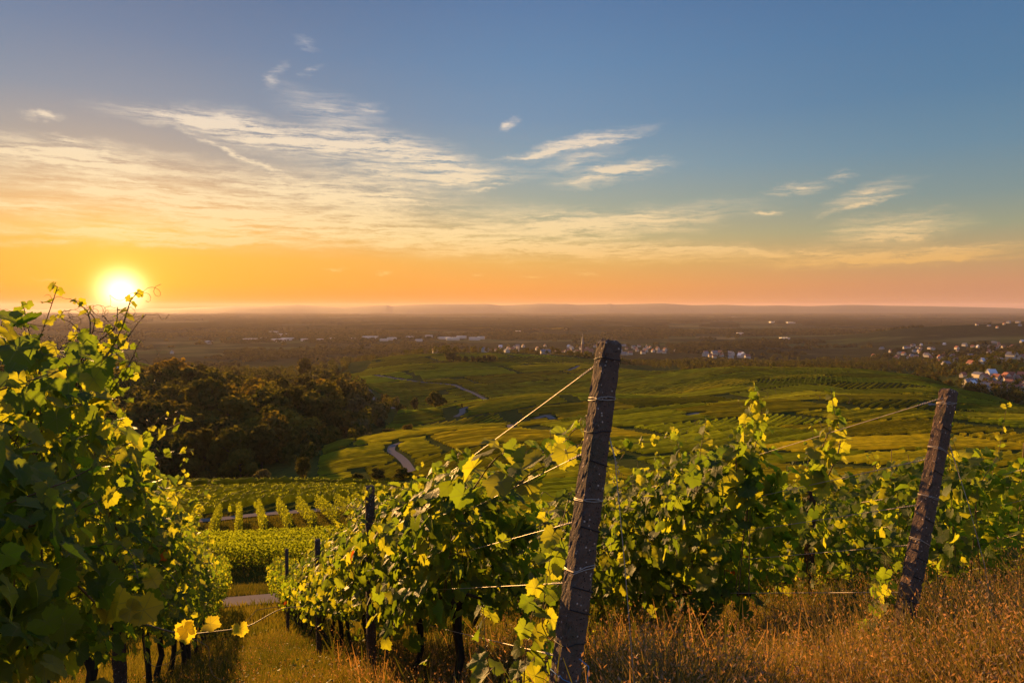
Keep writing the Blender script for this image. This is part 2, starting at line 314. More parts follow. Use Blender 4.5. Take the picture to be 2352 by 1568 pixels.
def vnoise(x, y, s, seed=0):
    """smooth value noise"""
    x = np.asarray(x)/s; y = np.asarray(y)/s
    xi = np.floor(x).astype(np.int64); yi = np.floor(y).astype(np.int64); fx = x-xi; fy = y-yi
    fx = fx*fx*(3-2*fx); fy = fy*fy*(3-2*fy)
    def h(a, b):
        n = (a*374761393+b*668265263+seed*1442695041) & 0xffffffff
        n = ((n ^ (n >> 13))*1274126177) & 0xffffffff
        return ((n ^ (n >> 16)) & 0xffff)/65535.0
    return (h(xi, yi)*(1-fx)+h(xi+1, yi)*fx)*(1-fy)+(h(xi, yi+1)*(1-fx)+h(xi+1, yi+1)*fx)*fy
def near_H(x, y):
    e = y-0.55*(x-0.35)
    ee = np.array([-60, 0.0, 1.4, 2.2, 4, 18, 34, 60]); gg = np.array([-1.45, -1.45, -1.5, -1.77, -2.50, -8.2, -13.5, -20.6])
    g = pchip(ee, gg, np.clip(e, -60, 60)) + np.minimum(e-60, 0)*0 - np.maximum(e-60, 0)*0.25
    return g-0.14*(np.clip(x, -40, 40)-0.35)*np.clip((e+1)/3, 0, 1)
def H(x, y):
    x = np.asarray(x, float); y = np.asarray(y, float)
    yy = np.clip(y, 45.001, 4599.9)
    a = np.clip(x/yy, AG[0], AG[-1]-1e-6)
    fi = (a-AG[0])/(AG[1]-AG[0]); i = fi.astype(int); fi = fi-i
    fj = np.log(yy/45)/(math.log(4600/45))*(NYT-1); j = np.clip(fj.astype(int), 0, NYT-2); fj = fj-j
    far = (TAB[i, j]*(1-fi)+TAB[np.minimum(i+1, NA-1), j]*fi)*(1-fj)+(TAB[i, j+1]*(1-fi)+TAB[np.minimum(i+1, NA-1), j+1]*fi)*fj
    und = (vnoise(x, y, 37)-.5)*1.2*np.clip((y-150)/300, 0, 1)
    n = near_H(x, np.minimum(y, 80))
    w = np.clip((y-30)/28, 0, 1); w = w*w*(3-2*w)
    return n*(1-w)+(far+und)*w
def h1(x, y): return float(H(np.array([x]), np.array([y]))[0])
def hit(px, py, y0=45, y1=6000):
    """where the sight line of a photograph pixel meets the ground beyond y0"""
    a, r = ray(px, py); ys = np.exp(np.linspace(math.log(y0), math.log(y1), 4000))
    d = H(a*ys, ys)-r*ys
    k = np.nonzero(d >= 0)[0]
    k = k[0] if len(k) else int(np.argmax(d/ys))
    return a*ys[k], ys[k]

# ------------------------------------------------------------------ mesh helpers
def tag(o, label=None, cat=None, group=None, kind=None):
    if label: o['label'] = label
    if cat: o['category'] = cat
    if group: o['group'] = group
    if kind: o['kind'] = kind
    return o
def empty(name, loc=(0, 0, 0)):
    o = bpy.data.objects.new(name, None); C.objects.link(o); o.location = loc; o.empty_display_size = 0.2; return o
def mesh_np(name, V, faces, mat, parent=None, tint=None, uv=None, smooth=True, loc=None, mats=None, midx=None):
    """faces: list of int arrays (n,k). V in world coordinates; shifted to the parent's/own origin"""
    V = np.asarray(V, np.float32).reshape(-1, 3)
    org = np.array(parent.location if parent is not None else (loc if loc is not None else (0, 0, 0)), np.float32)
    # nested parent: subtract the whole chain
    if parent is not None:
        q = parent.parent
        while q is not None: org = org+np.array(q.location, np.float32); q = q.parent
    V = V-org
    me = bpy.data.meshes.new(name)
    faces = [np.asarray(f, np.int32) for f in faces if len(f)]
    nl = sum(f.size for f in faces); nf = sum(len(f) for f in faces)
    me.vertices.add(len(V)); me.vertices.foreach_set('co', V.ravel())
    me.loops.add(nl); me.loops.foreach_set('vertex_index', np.concatenate([f.ravel() for f in faces]))
    me.polygons.add(nf)
    tot = np.concatenate([np.full(len(f), f.shape[1], np.int32) for f in faces])
    st = np.zeros(nf, np.int32); st[1:] = np.cumsum(tot)[:-1]
    me.polygons.foreach_set('loop_start', st)
    try: me.polygons.foreach_set('loop_total', tot)
    except Exception: pass
    me.polygons.foreach_set('use_smooth', np.full(nf, smooth))
    if midx is not None: me.polygons.foreach_set('material_index', np.asarray(midx, np.int32))
    me.update(calc_edges=True)
    if tint is not None:
        ca_ = me.color_attributes.new('tint', 'FLOAT_COLOR', 'POINT')
        t = np.ones((len(V), 4), np.float32); t[:, :3] = tint; ca_.data.foreach_set('color', t.ravel())
    if uv is not None:
        l = me.uv_layers.new(name='UVMap'); li = np.concatenate([f.ravel() for f in faces])
        l.data.foreach_set('uv', np.asarray(uv, np.float32)[li].ravel())
    for mm in (mats or [mat]): me.materials.append(mm)
    o = bpy.data.objects.new(name, me); C.objects.link(o)
    if parent is not None: o.parent = parent
    elif loc is not None: o.location = loc
    return o
class Acc:
    def __init__(s): s.V = []; s.Fq = []; s.Ft = []; s.n = 0; s.T = []; s.U = []
    def add(s, V, q=None, t=None, tint=None, uv=None):
        V = np.asarray(V, float).reshape(-1, 3); s.V.append(V)
        if q is not None and len(q): s.Fq.append(np.asarray(q)+s.n)
        if t is not None and len(t): s.Ft.append(np.asarray(t)+s.n)
        s.T.append(np.broadcast_to(tint if tint is not None else (1, 1, 1), (len(V), 3)))
        s.U.append(uv if uv is not None else np.zeros((len(V), 2)))
        s.n += len(V)
    def build(s, name, mat, parent=None, tint=True, uv=False, smooth=True, loc=None):
        F_ = []
        if s.Fq: F_.append(np.concatenate(s.Fq))
        if s.Ft: F_.append(np.concatenate(s.Ft))
        return mesh_np(name, np.concatenate(s.V), F_, mat, parent, np.concatenate(s.T) if tint else None, np.concatenate(s.U) if uv else None, smooth, loc)
    def tube(s, pts, r, k=6, tint=None, cap=True):
        pts = np.asarray(pts, float); n = len(pts); r = np.broadcast_to(r, (n,))
        tg = np.gradient(pts, axis=0); tg /= np.linalg.norm(tg, axis=1)[:, None]+1e-9
        ref = np.array((0.31, 0.17, 0.93)) if abs(tg[0][2]) < 0.9 else np.array((0.9, 0.3, 0.1))
        a = np.cross(tg, ref); a /= np.linalg.norm(a, axis=1)[:, None]+1e-9; b = np.cross(tg, a)
        th = np.arange(k)*2*math.pi/k
        V = pts[:, None]+r[:, None, None]*(np.cos(th)[None, :, None]*a[:, None]+np.sin(th)[None, :, None]*b[:, None])
        i = np.arange(n-1)[:, None]; j = np.arange(k)[None]; j2 = (j+1) % k
        q = np.stack([i*k+j, i*k+j2, (i+1)*k+j2, (i+1)*k+j], -1).reshape(-1, 4)
        s.add(V.reshape(-1, 3), q=q, tint=tint)
    def box(s, c, sz, ax=None, tint=None, bottom=True):
        c = np.asarray(c, float); sz = np.asarray(sz, float)/2
        g = np.array([(x, y, z) for z in (-1, 1) for y in (-1, 1) for x in (-1, 1)], float)*sz
        if ax is not None: g = g @ np.asarray(ax)
        s.add(g+c, q=[(0, 2, 3, 1), (4, 5, 7, 6), (0, 1, 5, 4), (1, 3, 7, 5), (3, 2, 6, 7), (2, 0, 4, 6)], tint=tint)

# the ground: one sheet from behind the camera to the horizon
ys = np.concatenate([np.linspace(-25, 1, 53)[:-1], np.linspace(1, 14, 110)[:-1], np.exp(np.linspace(math.log(14), math.log(5000), 640))[:-1], np.exp(np.linspace(math.log(5000), math.log(29000), 60))])
ss = np.linspace(-1, 1, 421)
hw = np.maximum(30, ys*1.35)
GX = ss[None, :]*hw[:, None]; GY = np.repeat(ys[:, None], len(ss), 1)
GZ = H(GX, GY)
GZ[ys > 4600] = np.where(True, GZ[ys > 4600]*np.clip(1-(ys[ys > 4600]-4600)/2500, 0, 1)[:, None]-170*np.clip((ys[ys > 4600]-4600)/2500, 0, 1)[:, None], 0)
nr, nc = GX.shape
ii = np.arange(nr-1)[:, None]; jj = np.arange(nc-1)[None]
gq = np.stack([ii*nc+jj, ii*nc+jj+1, (ii+1)*nc+jj+1, (ii+1)*nc+jj], -1).reshape(-1, 4)
def f_ground(q):
    p = q.pos(); sp = q.n('ShaderNodeSeparateXYZ'); q.l(p, sp.inputs[0]); Yp = sp.outputs[1]
    n1 = q.noise(p, 2.2, 6, 0.65); n2 = q.noise(p, 0.03, 5, 0.6); n3 = q.noise(p, 0.35, 4, 0.6)
    near = q.ramp(n1, [(0.3, (0.030, 0.036, 0.008)), (0.5, (0.065, 0.064, 0.014)), (0.7, (0.11, 0.09, 0.025))])
    mid = q.mix(n2, q.ramp(n3, [(0.3, (0.026, 0.036, 0.007)), (0.7, (0.050, 0.062, 0.011))]), q.ramp(n3, [(0.3, (0.042, 0.050, 0.010)), (0.7, (0.085, 0.086, 0.019))]))
    c = q.mix(q.sstep(Yp, 4, 30), near, mid)
    # plain: woods, meadows and fields in patches
    v = q.n('ShaderNodeTexVoronoi'); m = q.n('ShaderNodeMapping'); q.l(p, m.inputs[0]); m.inputs['Scale'].default_value = (0.0042, 0.0026, 0); m.inputs['Rotation'].default_value = (0, 0, 0.4); q.l(m.outputs[0], v.inputs[0]); v.inputs['Scale'].default_value = 1.0
    fs = q.n('ShaderNodeSeparateXYZ'); q.l(v.outputs['Color'], fs.inputs[0])
    field = q.ramp(fs.outputs[0], [(0.0, (0.035, 0.050, 0.015)), (0.3, (0.060, 0.075, 0.020)), (0.55, (0.10, 0.09, 0.035)), (0.8, (0.05, 0.065, 0.018)), (1, (0.13, 0.11, 0.05))])
    wood = q.ramp(q.noise(p, 0.02, 5, 0.7), [(0.3, (0.014, 0.018, 0.008)), (0.7, (0.036, 0.040, 0.016))])
    wm = q.sstep(q.noise(p, 1.0, 6, 0.6, 0, (0.00042, 0.00062, 0)), 0.43, 0.47)
    pl = q.mix(wm, field, wood)
    c = q.mix(q.sstep(Yp, 1500, 2300), c, pl)
    q.out(q.bsdf(c, 0.95, 0.0, q.math('MULTIPLY', n1, q.math('SUBTRACT', 1.0, q.sstep(Yp, 60, 400))), 0.9, 0.25).outputs[0])
M_ground = simple('ground_soil_and_grass', f_ground)
g = mesh_np('ground', np.stack([GX, GY, GZ], -1), [gq], M_ground); tag(g, kind='structure')

# hill line across the plain
mx = np.linspace(-19000, 22000, 600); MY = 22000.0
ridge = [(0, 711), (200, 709.5), (360, 709), (430, 707), (480, 706), (540, 702), (600, 703), (680, 700), (730, 703), (790, 706), (850, 702), (893, 700.5), (900, 703), (1000, 698), (1120, 698), (1150, 701), (1240, 697.5), (1300, 698), (1325, 700), (1395, 698.5), (1400, 697), (1410, 699), (1520, 697), (1590, 701), (1660, 700), (1720, 702), (1790, 701.5), (1850, 703), (1960, 700), (2040, 702), (2200, 704), (2352, 708), (2600, 711)]
rz = np.array([P(a_, b_, MY)[[0, 2]] for a_, b_ in ridge])
topz = np.interp(mx, rz[:, 0], rz[:, 1], left=-120, right=-120)+(vnoise(mx, mx*0, 500)-.5)*12
rowsM = []
for k, (dy, fz) in enumerate([(-3500, 0.0), (-2000, 0.55), (-900, 0.8), (0, 1.0), (2500, 0.8), (5000, 0.0)]):
    base = -172; off = (vnoise(mx+k*999, mx*0+k*77, 1800)-.5)*500
    rowsM.append(np.stack([mx*(MY+dy)/MY, np.full_like(mx, MY+dy)+off, base+(topz-base)*(fz if k != 2 else fz*(0.85+.25*vnoise(mx, mx*0, 900, 3)))], -1))
Vm = np.concatenate(rowsM); n_ = len(mx)
ii = np.arange(5)[:, None]; jj = np.arange(n_-1)[None]
def f_hills(q):
    n = q.noise(q.pos(), 0.003, 5); q.out(q.bsdf(q.ramp(n, [(0.3, (0.02, 0.03, 0.015)), (0.7, (0.045, 0.055, 0.03))]), 0.95, 0.1).outputs[0])
hills = mesh_np('hills', Vm, [np.stack([ii*n_+jj, ii*n_+jj+1, (ii+1)*n_+jj+1, (ii+1)*n_+jj], -1).reshape(-1, 4)], simple('wooded_hills', f_hills)); tag(hills, kind='structure')

# haze: one even box of air
hb = Acc(); HZ0, HZ1 = -176.0, 150.0
hb.box((0, 14000, (HZ0+HZ1)/2), (90000, 32000, HZ1-HZ0))
mh, th_ = new_mat('haze_air'); q = NT(th_)
pv = q.n('ShaderNodeVolumePrincipled'); pv.inputs['Color'].default_value = (0.92, 0.80, 0.86, 1); pv.inputs['Density'].default_value = 1.9e-5; pv.inputs['Anisotropy'].default_value = 0.27
oo = q.n('ShaderNodeOutputMaterial'); q.l(pv.outputs[0], oo.inputs['Volume'])
haze = hb.build('haze', mh, tint=False, smooth=False); tag(haze, kind='stuff')
# ------------------------------------------------------------------ vine leaves
R = np.random.default_rng(7)
def leaf_template(nang, teeth):
    """five-lobed vine leaf outline round the stalk end; tip along +Y"""
    kp = [(-180, .15), (-170, .50), (-150, .78), (-124, .88), (-104, .80), (-88, .73), (-68, .92), (-58, .95), (-44, .86), (-31, .76), (-14, .92), (0, 1.04)]
    ang = np.array([k[0] for k in kp]+[-k[0] for k in kp[-2::-1]]); rad = np.array([k[1] for k in kp]+[k[1] for k in kp[-2::-1]])
    a = np.linspace(-174, 174, nang); r = np.interp(a, ang, rad)
    if teeth: r = r*(1+0.065*np.where(np.arange(nang) % 2, 1, -1))
    x = np.sin(np.radians(a))*r; y = np.cos(np.radians(a))*r
    return np.stack([x, y], 1)
def make_tpl(nang, teeth, ring):
    o = leaf_template(nang, teeth); n = len(o)
    V = [np.zeros((1, 2))]
    t = []; q_ = []
    if ring:
        V.append(leaf_template(nang, False)*0.55); V.append(o)
        for i in range(n-1): t.append((0, 1+i+1, 1+i)); q_.append((1+i, 1+i+1, 1+n+i+1, 1+n+i))
    else:
        V.append(o)
        for i in range(n-1): t.append((0, 1+i+1, 1+i))
    return np.concatenate(V), np.array(t), np.array(q_) if q_ else None
TPL = {0: make_tpl(37, True, True), 1: make_tpl(17, False, False), 2: make_tpl(9, False, False)}
TPL[3] = (np.array([(0, -.35), (-.8, .25), (0, 1.0), (.8, .25)]), np.array([(0, 2, 1), (0, 3, 2)]), None)
def leaves(acc, Pn, nrm, tip, size, lod, tint):
    """add n leaves: base points, blade normals, tip directions, sizes"""
    V2, t, q_ = TPL[lod]; n = len(Pn); m = len(V2)
    nrm = nrm/np.linalg.norm(nrm, axis=1)[:, None]
    tip = tip-(tip*nrm).sum(1)[:, None]*nrm; tip /= np.linalg.norm(tip, axis=1)[:, None]+1e-9
    sd = np.cross(tip, nrm)
    x = V2[:, 0][None]; y = V2[:, 1][None]
    fold = R.uniform(-0.2, 0.65, n)[:, None]; cup = R.uniform(-0.75, 0.2, n)[:, None]; tw = R.uniform(-0.3, 0.3, n)[:, None]; wv_ = R.uniform(-.07, .07, n)[:, None]
    z = fold*np.abs(x)*0.6+cup*(y*y)*0.5+tw*x*y+wv_*np.sin(6*x+4*y)
    wd = R.uniform(0.85, 1.08, n)[:, None]
    s = size[:, None]
    V = Pn[:, None]+(x*s*wd)[..., None]*sd[:, None]+(y*s)[..., None]*tip[:, None]+(z*s)[..., None]*nrm[:, None]
    off = (np.arange(n)*m)[:, None, None]
    T = (t[None]+off).reshape(-1, 3)
    Q = (q_[None]+off).reshape(-1, 4) if q_ is not None else None
    acc.add(V.reshape(-1, 3), q=Q, t=T, tint=np.repeat(tint, m, 0), uv=np.tile(V2, (n, 1)))
def leaf_tint(n, yellow=0.25, red=0.002, dark=1.0):
    """natural spread of leaf colour: deep green to yellow green, a few autumn ones"""
    g1 = np.array((0.035, 0.072, 0.010)); g2 = np.array((0.085, 0.130, 0.018)); y1 = np.array((0.17, 0.19, 0.025)); rd = np.array((0.16, 0.035, 0.008))
    u = R.random(n)[:, None]; c = g1*(1-u)+g2*u
    k = R.random(n) < yellow; c[k] = c[k]*.35+y1*.65
    k = R.random(n) < red; c[k] = rd
    return c*dark
SD = np.array((SUN_DIR.x, SUN_DIR.y, SUN_DIR.z))
ROWD = np.array((-0.4, 1.0, 0.0)); ROWD /= np.linalg.norm(ROWD)      # the rows run away, down the slope
ROWN = np.array((ROWD[1], -ROWD[0], 0.0))                              # to the right of a row
def row_x(k, y): return (1.31-0.4*y)+2.17*(k-1)
ORD = ['first', 'second', 'third', 'fourth', 'fifth', 'sixth', 'seventh', 'eighth', 'ninth', 'tenth', 'eleventh', 'twelfth', 'thirteenth', 'fourteenth', 'fifteenth', 'sixteenth', 'seventeenth', 'eighteenth', 'nineteenth', 'twentieth',
       'twenty-first', 'twenty-second', 'twenty-third', 'twenty-fourth', 'twenty-fifth', 'twenty-sixth', 'twenty-seventh', 'twenty-eighth', 'twenty-ninth', 'thirtieth']
ROWNAME = {-1: 'in the row beyond the dark left-hand hedge', 0: 'in the shaded hedge at the left edge', 1: 'in the row of the near leaning concrete post', 2: 'in the row of the farther leaning concrete post', 3: 'in the row behind the farther leaning post', 4: 'in the rearmost row at the right'}
def shoot_leaves(al, ac, pts, rr, s0, s1, lod, step=0.07, yellow=0.5, bias=None, start=0.0):
    """a cane with alternate leaves and short stalks, leaves shrinking to the tip"""
    pts = np.asarray(pts, float); seg = np.linalg.norm(np.diff(pts, axis=0), axis=1); L = np.concatenate([[0], np.cumsum(seg)])
    fine = np.linspace(0, L[-1], max(6, int(L[-1]/0.05)))
    cur = np.stack([pchip(L, pts[:, k], fine) for k in range(3)], 1)
    ac.tube(cur, np.linspace(rr, rr*0.3, len(cur)), 5)
    d = start; k = 0; Pn = []; Nn = []; Tn = []; Sz = []
    while d < L[-1]:
        f = d/L[-1]; p = np.array([np.interp(d, fine, cur[:, j]) for j in range(3)])
        side = (1 if k % 2 else -1); t = np.array([np.interp(min(d+.03, L[-1]), fine, cur[:, j])-np.interp(max(d-.03, 0), fine, cur[:, j]) for j in range(3)]); t /= np.linalg.norm(t)+1e-9
        out = np.cross(t, R.normal(0, 1, 3)); out /= np.linalg.norm(out); out = out*0.6+side*ROWN*0.9+np.array((0, 0, .1)); out /= np.linalg.norm(out)
        sz = (s0*(1-f)+s1*f)*R.uniform(.8, 1.15); pl = sz*R.uniform(.45, .8)
        e = p+out*pl+np.array((0, 0, pl*.25))
        ac.tube([p, (p+e)/2+np.array((0, 0, pl*.12)), e], 0.0013, 4)
        Pn.append(e); Nn.append(out*0.5+np.array((0, -0.3, .6))*R.uniform(.3, 1)+R.normal(0, .35, 3)+(bias if bias is not None else 0)); Tn.append(out*.7+np.array((0, 0, -.8))+R.normal(0, .3, 3)); Sz.append(sz)
        d += step*(1-0.45*f)*R.uniform(.8, 1.2); k += 1
    if Pn: leaves(al, np.array(Pn), np.array(Nn), np.array(Tn), np.array(Sz), lod, leaf_tint(len(Pn), yellow*.8, 0.0, .95))
def tendril(ac, p, L, r=0.0009):
    p = np.asarray(p, float); t = np.linspace(0, 1, 22); d = R.normal(0, 1, 3); d[2] = abs(d[2])*.3-.5; d /= np.linalg.norm(d); u = np.cross(d, R.normal(0, 1, 3)); u /= np.linalg.norm(u); w = np.cross(d, u)
    cur = p+t[:, None]*L*d+(np.sin(t*9*t)*t*L*.22)[:, None]*u+(np.cos(t*9*t)*t*L*.18)[:, None]*w
    ac.tube(cur, r, 4)

def canopy_shape(n, y0, ln, k, top, low, thick):
    """points on and in the hedge of one vine; returns points and outward normals"""
    s = R.uniform(-ln/2, ln/2, n); h = low+(top-low)*np.power(R.random(n), 0.8)
    side = np.where(R.random(n) < 0.5, -1, 1); dep = np.clip(np.abs(R.normal(0.85, 0.28, n)), 0, 1.35)
    prof = thick*(0.72+0.35*np.sin((h-low)/(top-low)*math.pi))*np.where(h > top-.2, .7, 1)
    w = side*dep*prof
    return s, h, w, side, dep
def make_vine(k, y, idx, lod, nleaf, ln=1.15, top=1.85, low=0.72, tall=True):
    x = row_x(k, y); g0 = h1(x, y)
    root = empty('grapevine', (x, y, g0))
    tag(root, 'leafy grapevine, %s from the near end %s' % (ORD[min(idx, 29)], ROWNAME[k]), 'grapevine', 'grapevines in the foreground trellis rows')
    base = np.array((x, y, g0))
    def on(s): # point on the slope along the row
        p = base+ROWD*s; return h1(p[0], p[1])
    sl_ = (on(.6)-on(-.6))/1.2
    # trunk: gnarled, a little crooked
    tr = Acc(); j = R.normal(0, .03, (6, 2)); hz = np.linspace(-0.06, low+.06, 6)
    lean = R.uniform(-.10, .10)
    pts = [base+ROWD*(j[i, 0]+lean*hz[i])+ROWN*j[i, 1]+np.array((0, 0, hz[i])) for i in range(6)]
    rr = R.uniform(.8, 1.2)*np.array([.038, .030, .026, .025, .027, .032])
    tr.tube(pts, rr, 8 if lod < 2 else 5)
    top_p = pts[-1]
    for sgn in (-1, 1):
        q0 = [top_p, top_p+ROWD*sgn*.18+np.array((0, 0, .09+sl_*sgn*.18)), top_p+ROWD*sgn*.45+np.array((0, 0, .06+sl_*sgn*.45))]
        tr.tube(q0, [.018, .012, .008], 6 if lod < 2 else 4)
    t_ob = tr.build('trunk', M_bark, root, tint=False)
    # leaves
    s, h, w, side, dep = canopy_shape(nleaf, y, ln, k, top, low, 0.27 if k == 0 else 0.32)
    clump = vnoise(s*1.0+idx*7.3+k*31, h, 0.22, 5)
    w = w*(0.72+0.5*clump); h = h+0.10*(vnoise(s+idx*3, s*0, .3, 9)-.5)
    h = np.where(R.random(nleaf) < .10, h-R.uniform(0, .35, nleaf), h)
    Pn = base+s[:, None]*ROWD+w[:, None]*ROWN; Pn[:, 2] += h+s*sl_
    out = side[:, None]*ROWN+np.array((0, 0, 1))*R.uniform(-.1, .9, nleaf)[:, None]
    topm = h > top-.25; out[topm, 2] += .8
    nr = out+R.normal(0, .55, (nleaf, 3))
    tp = np.array((0, 0, -1.0))+side[:, None]*ROWN*.35+R.normal(0, .45, (nleaf, 3))
    sz = R.uniform(.036, .076, nleaf)*(.84 if k == 0 else 1)*(1.0 if lod < 1 else .92)
    al = Acc(); leaves(al, Pn, nr, tp, sz, lod, leaf_tint(nleaf, (.34 if k == 0 else .26)+.2*(h > top-.4).mean(), .0025))
    ac = Acc()
    ns = 9 if lod == 0 else (6 if lod == 1 else 3)
    for i in range(ns):
        s0 = R.uniform(-ln/2, ln/2); w0 = R.normal(0, .06); L0 = (R.uniform(.05, .36)+(R.uniform(.1, .3) if R.random() < .12 else 0))*(1 if tall else .3)
        p0 = base+ROWD*s0+ROWN*w0+np.array((0, 0, low+.1+s0*sl_)); p1 = p0+np.array((0, 0, (top-low)*.6))+ROWD*R.normal(0, .06)+ROWN*R.normal(0, .08)
        p2 = base+ROWD*(s0+R.normal(0, .1))+ROWN*R.normal(0, .16)+np.array((0, 0, top+L0+s0*sl_))
        pm = (p1+p2)/2+ROWN*R.normal(0, .04)
        cur = [p0, p1, pm, p2]
        if lod < 2:
            Ld = np.linalg.norm(p2-p1)
            shoot_leaves(al, ac, cur, .0042, .075, .022, lod, .085, .55, start=np.linalg.norm(p1-p0))
            if lod == 0:
                for _ in range(2): tendril(ac, p2-np.array((0, 0, R.uniform(0, .3))), R.uniform(.08, .16))
        else: ac.tube(cur, .004, 3)
    # arching side shoots with small bright leaves
    if lod == 0:
        for i in range(5):
            s0 = R.uniform(-ln/2, ln/2); sd_ = R.choice([-1, 1]); hh = R.uniform(.9, top)
            p0 = base+ROWD*s0+ROWN*sd_*.15+np.array((0, 0, hh+s0*sl_)); p1 = p0+ROWN*sd_*.25+np.array((0, 0, .08)); p2 = p1+ROWN*sd_*R.uniform(.05, .2)+ROWD*R.normal(0, .12)+np.array((0, 0, R.uniform(-.25, .1)))
            shoot_leaves(al, ac, [p0, p1, p2], .003, .06, .02, 0, .065, .6)
    lv = al.build('leaves', M_leaf if lod < 2 else M_leaf_far, root, uv=True)
    sh = ac.build('shoots', M_cane, root, tint=False)
    root['_v'] = 1
    return root, dict(base=base, low=low, top=top, sl=sl_)
VINES = {}
def vine_row(k, y0, y1, spec, low=.72):
    y = y0; i = 0
    while y < y1:
        d = y
        lod, nl = spec(d)
        tw = {0: 1.95, 1: 1.70, 2: 1.72, 3: 1.70, 4: 1.7, -1: 1.8}.get(k, 1.7)
        r, inf = make_vine(k, y, i, lod, nl, top=(tw+R.uniform(-.08, .08))-(.5 if (k, i) == (0, 0) else 0)-(.12 if (k, i) == (1, 0) else 0), tall=not (k == 1 or (k == 0 and i < 3) or k == 2), low=low)
        VINES[(k, i)] = (r, inf); i += 1
        y += 1.02*R.uniform(.93, 1.07)
    return i
vine_row(0, 1.75, 23.4, lambda d: (0, 860) if d < 6.3 else ((1, 800) if d < 12 else (2, 560)))
vine_row(1, 4.15, 25, lambda d: (0, 760) if d < 7 else ((1, 720) if d < 13 else (2, 560)))
vine_row(2, 5.05, 26, lambda d: (0, 820) if d < 8 else ((1, 760) if d < 12 else (2, 480)), low=.55)
vine_row(3, 5.6, 19, lambda d: (1, 640) if d < 10 else (2, 460), low=.5)
vine_row(4, 6.7, 18, lambda d: (2, 560), low=.4)
vine_row(-1, 3.5, 23, lambda d: (2, 330))
for kk in (5, 6): ROWNAME[kk] = 'in the hidden rows far behind at the right'; vine_row(kk, 8.5+(kk-5)*2.2, 18, lambda d: (2, 300), low=.3)

def extra_shoot(key, pts, rr=.0045, s0=.075, s1=.02, step=.07, lod=0, tend=3, yellow=.7, bias=None):
    """a named long shoot of one vine, as the photograph shows it"""
    root = VINES[key][0]; al = Acc(); ac = Acc()
    shoot_leaves(al, ac, pts, rr, s0, s1, lod, step, yellow, bias)
    for i in range(tend): tendril(ac, np.asarray(pts[-1])*(1-i*.12)+np.asarray(pts[-2])*(i*.12), R.uniform(.07, .17))
    sh = ac.build('long_shoot', M_cane, root, tint=False); al.build('leaves', M_leaf, sh, uv=True)
LH = np.array((.1, -.5, .3))
# shoots standing against the sun and the sky at the left
D = 2.9
SK = [((0, 1), [(165, 900), (205, 820), (208, 730), (185, 700), (160, 686)], .005, .045, .016, .05), ((0, 1), [(150, 870), (195, 790), (170, 745), (135, 725), (148, 712)], .004, .035, .014, .06),
 ((0, 2), [(60, 960), (150, 890), (205, 800), (268, 745), (270, 705)], .006, .055, .014, .055), ((0, 2), [(190, 880), (250, 810), (283, 745), (300, 690), (318, 668)], .006, .055, .020, .045), ((0, 2), [(245, 825), (290, 780), (318, 740), (336, 722)], .004, .028, .012, .07),
 ((0, 2), [(20, 970), (120, 900), (195, 800), (220, 740), (205, 715)], .007, .07, .02, .08), ((0, 2), [(180, 1020), (240, 920), (290, 850), (322, 780)], .005, .055, .016, .055), ((0, 2), [(160, 900), (230, 860), (262, 800), (240, 750)], .004, .05, .02, .05), ((0, 2), [(200, 960), (262, 900), (300, 850), (296, 820)], .004, .055, .03, .05),
 ((0, 1), [(60, 900), (110, 830), (150, 790), (190, 760)], .005, .06, .02, .06), ((0, 1), [(-20, 860), (-5, 790), (5, 740), (0, 715)], .005, .05, .02, .05)]
for ky, pp, r_, a_, b_, st in SK: extra_shoot(ky, [P(u, v, D+.03*n_) for n_, (u, v) in enumerate(pp)], r_, a_, b_, st, 0, 3)
extra_shoot((0, 3), [P(260, 1120, 3.4), P(295, 1060, 3.4), P(340, 990, 3.4), P(380, 950, 3.4)], .004, .065, .015, .08)
extra_shoot((0, 3), [P(250, 1060, 3.5), P(248, 1000, 3.5), P(250, 980, 3.5)], .003, .04, .02, .06)
extra_shoot((0, 4), [P(330, 1200, 4.2), P(395, 1140, 4.2), P(440, 1120, 4.2)], .003, .05, .02, .07)
extra_shoot((0, 5), [P(440, 1190, 5.4), P(470, 1150, 5.4), P(490, 1105, 5.4)], .003, .05, .02, .07)
extra_shoot((0, 5), [P(400, 1170, 5.2), P(424, 1130, 5.2), P(426, 1090, 5.2)], .003, .05, .02, .07)
